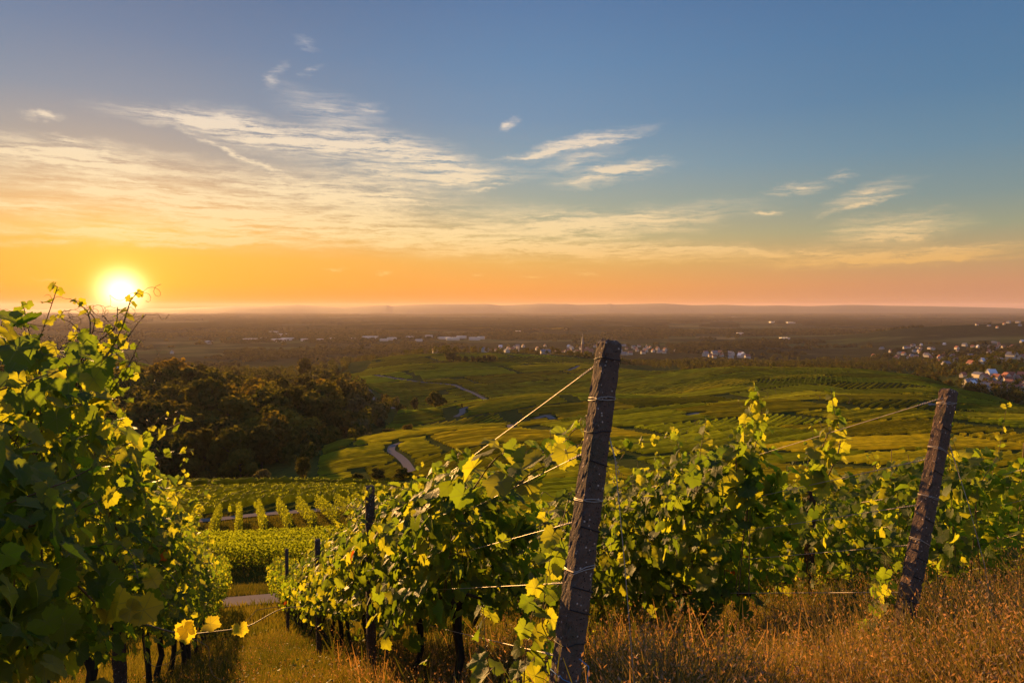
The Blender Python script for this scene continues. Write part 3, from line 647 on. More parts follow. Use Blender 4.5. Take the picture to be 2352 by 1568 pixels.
# the large near leaves at the left edge
def big_leaves(key, items, lod=0):
    root = VINES[key][0]
    for (px, py, d, ps, nx, nz, ang, yl) in items:
        al = Acc(); ac = Acc(); p = P(px, py, d); sz = ps/F*d*.40; r_ = math.radians(ang)
        tip = np.array((math.sin(r_), 0, -math.cos(r_)))
        nn = np.array((nx, -1.0, nz))
        c = np.array((.040, .075, .012)) if yl == 0 else (np.array((.16, .19, .03)) if yl == 1 else np.array((.19, .19, .03)))
        leaves(al, p[None], nn[None], tip[None], np.array([sz]), lod, c[None])
        ac.tube([p, p-tip*sz*.35+np.array((0, .05, .01)), p-tip*sz*.8+np.array((0, .12, -.01))], .0015, 5)
        sh = ac.build('leaf_stalk', M_tendril, root, tint=False); al.build('leaf', M_leaf, sh, uv=True)
big_leaves((0, 1), [(150, 850, 2.1, 150, -.1, .3, 20, 0), (40, 800, 2.1, 120, .3, .8, 40, 0), (190, 790, 2.2, 90, .5, .6, 60, 0), (90, 820, 2.3, 100, -.3, .9, -30, 0), (215, 870, 2.3, 90, .2, .1, 30, 1), (60, 900, 2.0, 130, .2, .2, -10, 0),
 (130, 960, 2.2, 90, .9, .2, 0, 0), (70, 1130, 2.0, 120, .1, .1, 5, 0), (20, 1060, 2.0, 110, .2, .3, 10, 0), (30, 1250, 1.9, 120, .3, .3, 0, 0), (130, 1320, 2.0, 140, 0, .3, 12, 0), (100, 1170, 2.1, 80, .9, .4, -20, 0),
 (240, 1370, 2.2, 80, -.2, .2, 30, 0), (30, 1400, 2.0, 110, .2, .3, 0, 0), (160, 1030, 2.3, 80, -.5, .5, 10, 0), (245, 985, 2.5, 60, -.2, .3, 5, 1), (230, 840, 2.35, 110, 0, .2, -15, 0), (20, 860, 1.9, 100, -.1, .9, 60, 0)])
# the shoot crossing the aisle at the lower left, with bright yellow leaves
root0 = VINES[(0, 2)][0]
al = Acc(); ac = Acc()
cane = [P(180, 1345, 2.3), P(240, 1400, 2.35), P(330, 1432, 2.4), P(450, 1455, 2.45), P(560, 1440, 2.5), P(640, 1400, 2.6), P(700, 1392, 2.7)]
sg = np.concatenate([[0], np.cumsum(np.linalg.norm(np.diff(cane, axis=0), axis=1))]); fi = np.linspace(0, sg[-1], 40)
ac.tube(np.stack([pchip(sg, np.array(cane)[:, k], fi) for k in range(3)], 1), np.linspace(.0042, .0015, 40), 6)
c2 = [P(552, 1440, 2.5), P(590, 1400, 2.55), P(640, 1392, 2.6)]
ac.tube(np.array(c2), .0013, 4)
c3 = np.array([P(330, 1455, 2.4), P(335, 1500, 2.4), P(355, 1530, 2.4), P(390, 1520, 2.4), P(420, 1480, 2.42)]); s3 = np.arange(5.); f3 = np.linspace(0, 4, 24); ac.tube(np.stack([pchip(s3, c3[:, k], f3) for k in range(3)], 1), .0013, 4)
c3 = np.array([P(430, 1458, 2.4), P(480, 1490, 2.4), P(482, 1530, 2.4), P(490, 1550, 2.4), P(515, 1562, 2.42)]); ac.tube(np.stack([pchip(s3, c3[:, k], f3) for k in range(3)], 1), .0014, 4)
for (px, py, ps, ang, nx, nz, yl) in [(255, 1385, 62, -10, -.3, .3, 2), (262, 1388, 66, 40, .3, .1, 2), (330, 1400, 56, 110, .1, .6, 2), (300, 1400, 40, 60, .2, .7, 2), (424, 1448, 42, 10, .1, .1, 2), (430, 1446, 34, -150, 0, .5, 2), (483, 1432, 32, 80, 0, 1.4, 2), (552, 1442, 28, 10, .1, .1, 2), (215, 1320, 40, 60, .1, .9, 1), (350, 1330, 34, 30, .2, .8, 1), (340, 1310, 28, -20, 0, .2, 2), (300, 1280, 22, 30, .1, .1, 2)]:
    d = 2.35; p = P(px, py, d); r_ = math.radians(ang); tip = np.array((math.sin(r_), 0, -math.cos(r_)))
    c = np.array((.20, .21, .03)) if yl == 1 else np.array((.20, .20, .028))
    leaves(al, p[None], np.array((nx, -1.0, nz))[None], tip[None], np.array([ps/F*d*.78]), 0, c[None])
shx = ac.build('long_shoot', M_cane, root0, tint=False); al.build('leaves', M_leaf, shx, uv=True)
# tall shoots over the right-hand rows
extra_shoot((2, 1), [P(1715, 1200, 4.4), P(1725, 1060, 4.4), P(1752, 960, 4.4), P(1725, 885, 4.4)], .005, .085, .03, .038, 0, 2)
extra_shoot((2, 1), [P(1700, 1150, 4.4), P(1690, 1040, 4.4), P(1720, 950, 4.4), P(1735, 905, 4.4)], .005, .085, .035, .04, 0, 1)
extra_shoot((2, 1), [P(1600, 1130, 4.6), P(1610, 1030, 4.6), P(1622, 965, 4.6)], .004, .07, .03, .042, 0, 2)
extra_shoot((2, 0), [P(1890, 1120, 4.1), P(1930, 1010, 4.1), P(1915, 940, 4.1), P(1909, 895, 4.1)], .005, .075, .025, .038, 0, 2)
extra_shoot((2, 0), [P(1870, 1100, 4.1), P(1895, 1010, 4.1), P(1925, 960, 4.1)], .005, .075, .03, .04, 0, 1)
extra_shoot((2, 3), [P(1420, 1040, 6.2), P(1450, 1020, 6.2), P(1500, 1012, 6.2), P(1550, 1000, 6.2)], .004, .075, .04, .07, 0, 3)
extra_shoot((2, 2), [P(1570, 1100, 5.2), P(1560, 1030, 5.2), P(1545, 985, 5.2)], .004, .08, .03, .06, 0, 2)
# row 1 top: single leaves along the wire towards the near post, and the leafy strand beside the post
extra_shoot((1, 0), [P(1080, 1130, 3.4), P(1160, 1040, 3.1), P(1240, 1040, 2.85), P(1290, 1020, 2.7), P(1335, 960, 2.55)], .004, .085, .045, .075, 0, 3)
extra_shoot((1, 0), [P(1180, 1120, 3.0), P(1230, 1080, 2.8), P(1300, 1050, 2.6), P(1340, 1010, 2.5)], .004, .08, .05, .08, 0, 3)
extra_shoot((1, 1), [P(960, 1180, 4.4), P(1000, 1090, 4.2), P(1060, 1040, 4.0)], .004, .08, .04, .07, 0, 2)
for i, (x0, y0, x1, y1) in enumerate([(1200, 1640, 1240, 1340), (1245, 1600, 1270, 1250), (1150, 1620, 1110, 1390), (1290, 1330, 1310, 1130), (1250, 1400, 1330, 1260), (1215, 1560, 1290, 1440), (1270, 1230, 1340, 1140)]):
    extra_shoot((1, 0), [P(x0, y0, 2.35+.04*i), P((x0+x1)/2-12, (y0+y1)/2, 2.3+.04*i), P(x1, y1, 2.35+.04*i)], .0035, .062, .035, .05, 0, 1, .45)
for i, (x0, y0, x1, y1) in enumerate([(2040, 1560, 2010, 1330), (2060, 1500, 2030, 1270), (2030, 1440, 2050, 1220), (2090, 1450, 2110, 1330), (2000, 1480, 2030, 1400)]):
    extra_shoot((2, 0), [P(x0, y0, 3.3+.04*i), P((x0+x1)/2-8, (y0+y1)/2, 3.28+.04*i), P(x1, y1, 3.3+.04*i)], .0035, .062, .03, .05, 0, 1, .45)
for r, _ in VINES.values():
    if '_v' in r: del r['_v']

# ------------------------------------------------------------------ posts, wires
def conc_post(top, bot, w0, w1, yaw, label, name='vineyard_post', group='concrete vineyard posts', binds=(), chips=True, foot=None):
    top = np.asarray(top, float); bot = np.asarray(bot, float)
    root = empty(name, tuple(foot if foot is not None else bot)); tag(root, label, 'post', group)
    bm = Acc(); n = 90; c = .16
    ax = (top-bot)/np.linalg.norm(top-bot)
    u = np.array((math.cos(yaw), math.sin(yaw), 0)); u -= ax*(u@ax); u /= np.linalg.norm(u); v = np.cross(ax, u)
    sq = [(-1+c, -1), (1-c, -1), (1, -1+c), (1, 1-c), (1-c, 1), (-1+c, 1), (-1, 1-c), (-1, -1+c)]
    # subdivide the outline so the faces can be rough
    pl = []
    for i in range(8):
        a_ = np.array(sq[i]); b_ = np.array(sq[(i+1) % 8]); m_ = 6 if i % 2 == 0 else 1
        for t in range(m_): pl.append(a_+(b_-a_)*t/m_)
    pl = np.array(pl); m = len(pl); rings = []
    for i in range(n+1):
        f = i/n; w = (w1*(1-f)+w0*f)/2; cc = bot+(top-bot)*f
        r_ = 1+R.normal(0, .020, m); edge = (np.abs(pl).min(1) > .8); r_[edge] -= np.abs(R.normal(0, .07, edge.sum()))*(R.random(edge.sum()) < .6)
        rings.append(cc+(pl[:, 0]*r_*w)[:, None]*u+(pl[:, 1]*r_*w)[:, None]*v)
    # worn top: shrink and roughen
    for sc, dz in ((.93, .006), (.72, .013), (.3, .015), (.02, .014)):
        rings.append(top+ax*(dz+R.normal(0, .0015, m))[:, None]+(pl[:, 0]*w0/2*sc)[:, None]*u+(pl[:, 1]*w0/2*sc)[:, None]*v)
    V = np.concatenate(rings); k = len(rings)
    ii = np.arange(k-1)[:, None]; jj = np.arange(m)[None]; j2 = (jj+1) % m
    bm.add(V, q=np.stack([ii*m+jj, ii*m+j2, (ii+1)*m+j2, (ii+1)*m+jj], -1).reshape(-1, 4))
    bm.build('shaft', M_conc, root, tint=False, smooth=False)
    L = np.linalg.norm(top-bot)
    for (d, kind) in binds:
        f = 1-d/L; w = (w1*(1-f)+w0*f)/2*1.03; cc = bot+(top-bot)*f
        if kind == 'notch': t_ = Acc(); loop = [cc+(a*w)*u+(b*w)*v+ax*(.006*s_) for a, b, s_ in [(-1, -1, 1), (0, -1, 0), (1, -1, -1), (1, 0, 0), (1, 1, 1)]]; t_.tube(loop, .0021, 5); t_.build('notch_wire', M_notch, root, tint=False)
        else:
            t_ = Acc(); tilt = R.uniform(-.014, .014)
            for rep in range(2 if kind == 'wrap' else 1):
                loop = [cc+(a*w)*u+(b*w)*v+ax*(tilt*a+.005*rep+R.normal(0, .002)) for a, b in [(-1, -.8), (-.8, -1), (0, -1.02), (.8, -1), (1, -.8), (1.02, 0), (1, .8), (.8, 1), (0, 1.02), (-.8, 1), (-1, .8), (-1.02, 0), (-1, -.8)]]
                t_.tube(loop, .0016, 5)
            t_.build('wire_binding', M_twine if kind == 'twine' else (M_notch if kind == 'dark' else M_wire), root, tint=False)
    return root
T1 = P(1399, 792, 2.36); B1 = P(1296, 1568, 2.13); G1 = B1+(B1-T1)*.42
conc_post(T1, G1, .068, .082, math.radians(24), 'nearest leaning concrete post of rough dark aggregate, wires wound round it', binds=[(.052, 'dark'), (.19, 'wrap'), (.30, 'dark'), (.405, 'notch'), (.53, 'wrap'), (.62, 'notch'), (.75, 'wrap'), (.81, 'notch'), (.88, 'notch'), (.98, 'dark'), (1.09, 'twine')])
T2 = P(2179, 900, 3.42); B2 = P(2083, 1392, 3.24); G2 = B2+(B2-T2)*.48
conc_post(T2, G2, .064, .078, math.radians(20), 'farther leaning concrete post at the right, vine leaves round its foot', binds=[(.06, 'wrap'), (.19, 'notch'), (.30, 'wrap'), (.41, 'notch'), (.54, 'wrap'), (.65, 'notch'), (.76, 'wrap'), (.84, 'notch'), (.93, 'notch'), (1.05, 'dark')])
def mid_post(k, y, px_w, lab, top_h=2.05):
    x = row_x(k, y)-(.32 if k == 1 else 0); g0 = h1(x, y)
    conc_post((x, y, g0+top_h), (x, y, g0-.1), px_w, px_w, math.radians(20), lab, binds=[(.5, 'dark')], foot=(x, y, g0))
mid_post(1, 5.24, .070, 'upright concrete post rising from the vines, next to the near leaning post in its row', 1.74)
mid_post(1, 8.96, .070, 'upright concrete post farther down the row, standing near the grassy aisle', 1.74)
mid_post(1, 15.4, .075, 'third upright concrete post far down the row of the near leaning post')
mid_post(0, 4.55, .075, 'concrete post among the trunks at the bottom of the shaded left hedge', 1.75)
mid_post(0, 10.0, .075, 'concrete post halfway down the shaded left hedge', 1.6)
mid_post(2, 8.4, .075, 'concrete post inside the second row of vines, foot showing behind the near leaning post', 1.7)
mid_post(3, 6.7, .075, 'concrete post almost buried in the rear vines at the right edge', 1.62)
def wire(pts, lab, r=.0017, sag=.012, mat=None, nm='trellis_wire', twist=True):
    pts = [np.asarray(p, float) for p in pts]; w_ = Acc(); cur = []
    for a, b in zip(pts[:-1], pts[1:]):
        t = np.linspace(0, 1, 24)[:, None]; c_ = a*(1-t)+b*t; c_[:, 2] -= sag*np.sin(t[:, 0]*math.pi)*min(1, np.linalg.norm(b-a)/2); cur.append(c_[:-1])
    cur = np.concatenate(cur+[pts[-1][None]]); w_.tube(cur, r, 5)
    if twist: # the tail twisted back round the wire near the post
        d0 = pts[1]-pts[0]; d0 /= np.linalg.norm(d0); t = np.linspace(0, .14, 60); u = np.cross(d0, (0, 0, 1.)); u /= np.linalg.norm(u); v = np.cross(d0, u)
        w_.tube(pts[0]+t[:, None]*d0+(np.cos(t*420)*.0032)[:, None]*u+(np.sin(t*420)*.0032)[:, None]*v, .0011, 4)
    o = w_.build(nm, mat or M_wire, None, tint=False, loc=tuple(pts[0])); tag(o, lab, 'wire', 'trellis wires'); return o
HN = ['topmost', 'second', 'third', 'fourth', 'lowest']
H5 = [-.197, -.49, -.71, -.90, -1.12]
for k, T, G, d0, nm in ((1, T1, G1, 2.3, 'near leaning post'), (2, T2, G2, 3.36, 'farther leaning post')):
    for i, hz in enumerate(H5):
        z = hz-(0 if k == 1 else .26); f = (z-G[2])/(T[2]-G[2]); p = G+(T-G)*f+np.array((-.035, 0, 0))
        yy = [6.93, 16.9, 26.] if k == 1 else [8.4, 17, 26.]
        pts = [p]
        for y_ in yy: x_ = row_x(k, y_); pts.append(np.array((x_, y_, h1(x_, y_)+(z-T[2]+1.67+ .02*i)*1.0)))
        o = wire(pts, '%s wire running down the slope from the %s' % (HN[i], nm), .0014 if k == 1 else .0020)
wire([G1+(T1-G1)*.8+np.array((.04, 0, 0)), P(1412, 1050, 2.25), P(1435, 1300, 2.2), P(1462, 1640, 2.15)], 'thin guy wire hanging down on the right of the near leaning post', .0016, 0)
wire([G2+(T2-G2)*.86+np.array((.03, 0, 0)), P(2222, 1150, 3.3), P(2262, 1300, 3.25), P(2290, 1500, 3.2)], 'thin guy wire slanting down on the right of the farther leaning post', .0018, 0)
for i, (a_, b_) in enumerate([(1105, 1065), (1170, 1140), (1250, 1213), (1300, 1280), ]):
    wire([P(2460, b_-20, 4.7), P(2200, a_+15, 5.6), P(1900, a_+60, 7.5)], '%s wire of the rear row seen beyond the farther leaning post' % HN[i], .0021, .0, twist=False)
o = wire([P(1330, 1512, 2.05), P(1352, 1530, 2.05), P(1345, 1600, 2.05)], 'loose blue twine end at the foot of the near leaning post', .0016, 0, M_twine, 'twine', False); o['category'] = 'twine'
# ------------------------------------------------------------------ grass and weeds of the foreground
def grass_patch(name, n, region, hfun, tintfun, lab, wid=.0035, heads=.2, segs=4, green_lean=.25):
    x, y = region(n); keep = np.ones(len(x), bool); x = x[keep]; y = y[keep]; n = len(x); z = H(x, y)
    h = hfun(x, y)*R.uniform(.45, 1.15, n); th = R.uniform(0, 2*math.pi, n); bend = R.uniform(.05, .5, n)*h
    dx = np.cos(th)*bend; dy = np.sin(th)*bend; w = wid*R.uniform(.6, 1.5, n)*(0.7+y/6)
    fa = R.uniform(0, math.pi, n); wx = np.cos(fa)*w; wy = np.sin(fa)*w*.5
    V = []; tv = np.linspace(0, 1, segs)
    for t in tv:
        ww = (1-t)**.6*.9+.1 if t < 1 else .12
        for sgn in (-1, 1): V.append(np.stack([x+dx*t*t+sgn*wx*ww, y+dy*t*t+sgn*wy*ww, z-.02+h*(t-.18*t*t*bend/h)], 1))
    V = np.stack(V, 1); m = 2*segs
    off = (np.arange(n)*m)[:, None, None]
    q_ = np.array([(2*i, 2*i+1, 2*i+3, 2*i+2) for i in range(segs-1)])[None]+off
    tint = tintfun(n, x, y)
    a = Acc(); a.add(V.reshape(-1, 3), q=q_.reshape(-1, 4), tint=np.repeat(tint, m, 0))
    # seed heads: loose sprays of small husks
    hn = np.nonzero(R.random(n) < heads)[0]
    if len(hn):
        tips = V[hn, -1]; hh = h[hn]
        k = 9; 
        for j in range(k):
            f = 1-j*.035; c = np.stack([x[hn]+dx[hn]*f*f, y[hn]+dy[hn]*f*f, z[hn]+hh*(f-.18*f*f*bend[hn]/hh)], 1)+R.normal(0, 1, (len(hn), 3))*np.array((.011, .011, .004))*(1+j*.12)
            s = R.uniform(.004, .009, len(hn)); d = R.normal(0, 1, (len(hn), 3)); d[:, 2] = abs(d[:, 2])+.6; d /= np.linalg.norm(d, axis=1)[:, None]; u = np.cross(d, R.normal(0, 1, (len(hn), 3))); u /= np.linalg.norm(u, axis=1)[:, None]
            Vh = np.stack([c-d*s[:, None], c+u*s[:, None]*.4, c+d*s[:, None]*1.4, c-u*s[:, None]*.4], 1)
            a.add(Vh.reshape(-1, 3), q=(np.arange(len(hn))*4)[:, None]+np.arange(4)[None], tint=np.repeat(np.array((.33, .22, .12))*R.uniform(.7, 1.3, len(hn))[:, None], 4, 0))
    o = a.build(name, M_grass); tag(o, kind='stuff'); return o
def reg(y0, y1, x0f, x1f):
    def f(n):
        y = y0*(y1/y0)**R.random(n); x = x0f(y)+(x1f(y)-x0f(y))*R.random(n); return x, y
    return f
def tint_dry(n, x, y):
    u = vnoise(x, y, .45, 3)*1.15-.18+R.normal(0, .22, n); c1 = np.array((.075, .10, .016)); c2 = np.array((.17, .150, .045)); c3 = np.array((.33, .275, .14))
    u = np.clip(u*1.3, 0, 2)[:, None]; return np.where(u < 1, c1*(1-u)+c2*u, c2*(2-u)+c3*(u-1))*R.uniform(.6, 1.2, n)[:, None]
def tint_green(n, x, y):
    u = np.clip(vnoise(x, y, .5, 4)*1.1+R.normal(0, .18, n), 0, 1)[:, None]; return (np.array((.065, .10, .014))*(1-u)+np.array((.17, .17, .030))*u)*R.uniform(.6, 1.25, n)[:, None]
ctr = lambda y: row_x(1, y)
grass_patch('tall_dry_grass', 85000, reg(1.25, 7.0, lambda y: ctr(y)-.45, lambda y: np.maximum(.85*y+.6, ctr(y)+2)), lambda x, y: .22+.42*vnoise(x, y, .55, 8)**1.3+.10*np.clip(x-1.5, 0, 1.5)+.10*np.clip(x-.4, 0, 1), tint_dry, 'tall dry grass', heads=.32)
grass_patch('tall_dry_grass', 5000, reg(1.25, 7.0, lambda y: ctr(y)-.45, lambda y: np.maximum(.85*y+.6, ctr(y)+2)), lambda x, y: .40+.28*vnoise(x, y, .8, 8), lambda n, x, y: np.where((R.random(n) < .45)[:, None], np.array((.10, .13, .02)), np.array((.38, .27, .12)))*R.uniform(.6, 1.2, n)[:, None], 'tall dry grass', heads=.55, wid=.0052)
grass_patch('grass', 60000, reg(1.6, 14.0, lambda y: row_x(0, y)-.3, lambda y: ctr(y)+.2), lambda x, y: .14+.26*vnoise(x, y, .6, 2), tint_green, 'grass', heads=.08, wid=.003)
grass_patch('verge_grass', 40000, reg(6.0, 24.0, lambda y: row_x(-1, y)-1, lambda y: row_x(4, y)+1), lambda x, y: .20+.22*vnoise(x, y, 1.5, 2), tint_green, 'grass', heads=.0, wid=.006, segs=3)
grass_patch('aisle_grass', 16000, reg(1.6, 9.0, lambda y: row_x(-1, y)-.6, lambda y: row_x(0, y)), lambda x, y: .2+.3*vnoise(x, y, .6, 2), tint_green, 'grass', heads=.05, wid=.003)

def undergrowth(name, n, region, hmax, sz, seed):
    x, y = region(n); k = vnoise(x, y, .5, seed) > .42; x, y = x[k], y[k]; n = len(x); z = H(x, y)+hmax*R.random(n)**1.4*(.3+vnoise(x, y, .4, seed+1))
    a = Acc(); leaves(a, np.stack([x, y, z], 1), np.array((0, -.2, 1.))+R.normal(0, .5, (n, 3)), R.normal(0, 1, (n, 3)), sz*R.uniform(.5, 1.5, n), 2, np.array((.05, .085, .014))*R.uniform(.6, 1.6, n)[:, None]); o = a.build(name, M_grass); tag(o, kind='stuff')
undergrowth('green_undergrowth', 26000, reg(1.4, 8.0, lambda y: ctr(y)-.5, lambda y: np.maximum(.85*y+.6, ctr(y)+2)), .34, .014, 61)
undergrowth('green_undergrowth', 22000, reg(1.8, 16.0, lambda y: row_x(0, y)-.3, lambda y: ctr(y)+.2), .26, .014, 65)
def reg2(n):
    y = 25*(92/25)**R.random(n); x = y*(-.62+.55*R.random(n)); k = ~near_road(x, y, .2); return x[k], y[k]
ROADS_LATE = lambda: grass_patch('terrace_grass', 90000, reg2, lambda x, y: .16+.25*vnoise(x, y, 2.5, 2), lambda n, x, y: tint_green(n, x, y)*.7, 'grass', heads=.0, wid=.0035, segs=3)
def weed(px, py, d, h, lab, kind):
    a_, r_ = ray(px, py); x, y = a_*d, d; z = h1(x, y); root = empty('weed', (x, y, z)); tag(root, lab, 'weed', 'tall weeds in the dry grass')
    st = Acc(); lf = Acc(); top = np.array((x+R.normal(0, .05), y+R.normal(0, .05), z+h)); b = np.array((x, y, z)); mid = (top+b)/2+R.normal(0, .02, 3)
    t = np.linspace(0, 1, 14)[:, None]; cur = b*(1-t)**2+2*mid*t*(1-t)+top*t*t; st.tube(cur, np.linspace(.004, .0012, 14), 5)
    if kind == 'leafy':
        n = 110; f = R.uniform(.25, 1, n); p = np.stack([np.interp(f, t[:, 0], cur[:, k]) for k in range(3)], 1); th = R.uniform(0, 6.28, n)
        o_ = np.stack([np.cos(th), np.sin(th), R.uniform(.2, .9, n)], 1); L = .07*(1.15-f); w_ = np.cross(o_, (0, 0, 1.)); w_ /= np.linalg.norm(w_, axis=1)[:, None]
        V = np.stack([p, p+o_*(L*.5)[:, None]+w_*.006, p+o_*L[:, None]-np.array((0, 0, 1))*(L*.3)[:, None], p+o_*(L*.5)[:, None]-w_*.006], 1)
        lf.add(V.reshape(-1, 3), q=(np.arange(n)*4)[:, None]+np.arange(4)[None], tint=np.repeat(np.array((.05, .10, .02))*R.uniform(.6, 1.3, n)[:, None], 4, 0))
        lf.build('leaves', M_grass, root)
    else: # foxtail: bristly drooping head
        n = 260; f = R.uniform(.80, 1, n); p = np.stack([np.interp(f, t[:, 0], cur[:, k]) for k in range(3)], 1); o_ = R.normal(0, 1, (n, 3)); o_ /= np.linalg.norm(o_, axis=1)[:, None]; w_ = np.cross(o_, R.normal(0, 1, (n, 3))); w_ /= np.linalg.norm(w_, axis=1)[:, None]
        V = np.stack([p+w_*.0012, p+o_*.016, p-w_*.0012], 1); lf.add(V.reshape(-1, 3), t=(np.arange(n)*3)[:, None]+np.arange(3)[None], tint=np.repeat(np.array((.36, .24, .08))*R.uniform(.8, 1.2, n)[:, None], 3, 0))
        lf.build('seed_head', M_grass, root)
    st.build('stem', M_tendril, root, tint=False)
weed(1975, 1330, 3.9, .95, 'tall green weed left of the foot of the farther leaning post', 'leafy')
weed(2012, 1330, 3.9, 1.08, 'taller green weed touching the leaves by the farther leaning post', 'leafy')
weed(985, 1500, 3.3, .36, 'drooping foxtail grass head glowing in the sun at the bottom centre', 'fox')
weed(945, 1540, 3.0, .26, 'short foxtail grass head at the bottom edge left of centre', 'fox')
weed(1010, 1560, 3.0, .24, 'foxtail grass head at the bottom edge nearest the leafy strand', 'fox')
weed(1900, 1330, 3.6, .66, 'slender dry grass plume standing before the dark second row', 'fox')
weed(1950, 1500, 2.9, .52, 'dry plume left of the bushy foot of the farther post', 'fox')
weed(2330, 1300, 4.0, .70, 'dry plume at the right edge against the dark rear vines', 'fox')
# ------------------------------------------------------------------ roads and tracks
def ribbon(pts, w, name, mat, lift=.03, step=1.0, kind='structure'):
    pts = np.asarray(pts, float); L = np.concatenate([[0], np.cumsum(np.linalg.norm(np.diff(pts, axis=0), axis=1))]); n = max(8, int(L[-1]/step)); f = np.linspace(0, L[-1], n)
    c = np.stack([pchip(L, pts[:, 0], f), pchip(L, pts[:, 1], f)], 1); t = np.gradient(c, axis=0); t /= np.linalg.norm(t, axis=1)[:, None]; nn = np.stack([-t[:, 1], t[:, 0]], 1)
    m = 7; V = []
    for s in np.linspace(-1, 1, m):
        p = c+nn*(s*w/2); V.append(np.stack([p[:, 0], p[:, 1], H(p[:, 0], p[:, 1])+lift], 1))
    V = np.stack(V, 1); ii = np.arange(n-1)[:, None]; jj = np.arange(m-1)[None]
    o = mesh_np(name, V.reshape(-1, 3), [np.stack([ii*m+jj, ii*m+jj+1, (ii+1)*m+jj+1, (ii+1)*m+jj], -1).reshape(-1, 4)], mat); tag(o, kind=kind); ROADS.append((c, w)); return o
ROADS = []
ed = lambda e, x: (x, e+.55*(x-.35))       # a point on the slope's contour line
ribbon([ed(31.8, -26), ed(31.4, -16), ed(31.2, -11), ed(32, 0), ed(32, 20)], 3.4, 'path', M_asph, .07, .5)
rd1 = [hit(px, py, 50) for px, py in ((380, 1272), (480, 1264), (600, 1251), (700, 1240), (860, 1222), (1100, 1195))]
ribbon(rd1, 3.0, 'path', M_asph, .10, 1)
rd2 = [hit(px, py, 80) for px, py in ((360, 1208), (470, 1196), (600, 1182), (700, 1175), (800, 1167), (1000, 1150))]
ribbon(rd2, 4.2, 'road', M_asph, .12, 1)
for i, (pp, w, y0) in enumerate([(((945, 1085), (930, 1062), (915, 1048), (898, 1035), (902, 1024), (925, 1018)), 3.4, 200), (((1046, 958), (1062, 948), (1062, 940), (1075, 936)), 5, 380),
  (((1130, 926), (1108, 914), (1080, 900), (1062, 893), (1040, 884), (960, 877), (900, 868), (860, 862)), 4.5, 650), (((1175, 988), (1172, 976), (1190, 970)), 4, 320), (((1230, 962), (1255, 955), (1270, 963)), 5, 330),
  (((860, 912), (850, 900), (870, 928), (900, 938), (935, 944)), 4, 600), (((770, 866), (768, 876), (790, 888), (800, 892)), 4, 800), (((322, 845), (308, 855), (290, 868), (285, 876)), 5, 700), (((418, 838), (408, 850), (396, 864)), 5, 700),
  (((1300, 852), (1318, 846), (1330, 840)), 5, 900), (((2125, 930), (2135, 926), (2150, 932)), 6, 400), (((1585, 954), (1608, 949)), 6, 330)]):
    pp = list(pp)
    if i == 5: pp = [(850, 896), (856, 912), (872, 928), (900, 938), (935, 944)]
    ribbon([hit(a_, b_, y0) for a_, b_ in pp], w, 'path', M_asph, .35, 2)
def near_road(x, y, m):
    r_ = np.zeros(len(x), bool)
    for c, w in ROADS:
        lo = c.min(0)-12; hi = c.max(0)+12; k = np.nonzero((x > lo[0]) & (x < hi[0]) & (y > lo[1]) & (y < hi[1]))[0]
        if not len(k): continue
        for s in range(0, len(k), 20000):
            kk = k[s:s+20000]; d = np.sqrt(((np.stack([x[kk], y[kk]], 1)[:, None]-c[None, ::2])**2).sum(2)).min(1); r_[kk] |= d < w/2+m
    return r_
ROADS_LATE()
# ------------------------------------------------------------------ vineyard rows in the middle distance
def hedge(acc, x, y, dirv, hgt, wid, tintc, nlf=0, lf=.1, low=.35):
    """one hedge along the points (x, y): rough body plus loose leaves"""
    n = len(x); z = H(x, y); nx, ny = -dirv[1], dirv[0]
    if nlf > 50: wid_l = wid*1.25; wid = wid*.5
    else: wid_l = wid
    hh = hgt*(1+R.normal(0, .09 if nlf else .05, n)+(.28*(vnoise(x, y, 3.1, 9)-.5) if nlf else .12*(vnoise(x, y, 25, 9)-.5))); ww = wid*(1+R.normal(0, .16, n))
    prof = [(-1, low), (-1.1, .62), (-.75, .93), (0, 1.0), (.75, .93), (1.1, .62), (1, low)] if nlf else [(-1, low), (-.8, .95), (.8, 1.0), (1, low)]
    m = len(prof); V = []
    for a_, b_ in prof:
        j = R.normal(0, .13 if nlf else .06, n)*wid; V.append(np.stack([x+nx*(a_*ww/2+j), y+ny*(a_*ww/2+j), z+b_*hh+R.normal(0, .05, n)*hgt*(b_ > .4)], 1))
    V = np.stack(V, 1); ii = np.arange(n-1)[:, None]; jj = np.arange(m-1)[None]
    if nlf <= 50: acc.add(V.reshape(-1, 3), q=np.stack([ii*m+jj, ii*m+jj+1, (ii+1)*m+jj+1, (ii+1)*m+jj], -1).reshape(-1, 4), tint=np.repeat(tintc*R.uniform(*((.75, 1.25) if nlf else (.88, 1.12)), n)[:, None], m, 0))
    if not nlf: acc.add(np.concatenate([V[0], V[-1]]), q=[(0, 1, 2, 3), (7, 6, 5, 4)], tint=tintc*.8)
    if nlf:
        L = math.hypot(x[-1]-x[0], y[-1]-y[0]); k = int(L*nlf*(1.7 if nlf > 50 else 1)); f = R.random(k)*(n-1); px_ = np.interp(f, np.arange(n), x); py_ = np.interp(f, np.arange(n), y)
        s = R.choice([-1, 1], k); b_ = .38+.75*R.random(k)**.9; w_ = s*wid_l/2*R.uniform(.1, 1.5, k); w_[b_ > .93] *= R.uniform(-1, 1, (b_ > .93).sum())
        Pn = np.stack([px_+nx*w_, py_+ny*w_, H(px_, py_)+b_*hgt], 1)
        nr = np.stack([nx*s, ny*s, R.uniform(0, 1.2, k)], 1)+R.normal(0, .5, (k, 3))
        leaves(acc, Pn, nr, np.array((0, 0, -1.))+R.normal(0, .5, (k, 3)), lf*R.uniform(.7, 1.3, k), 3, tintc*R.uniform(.6, 1.7, k)[:, None])
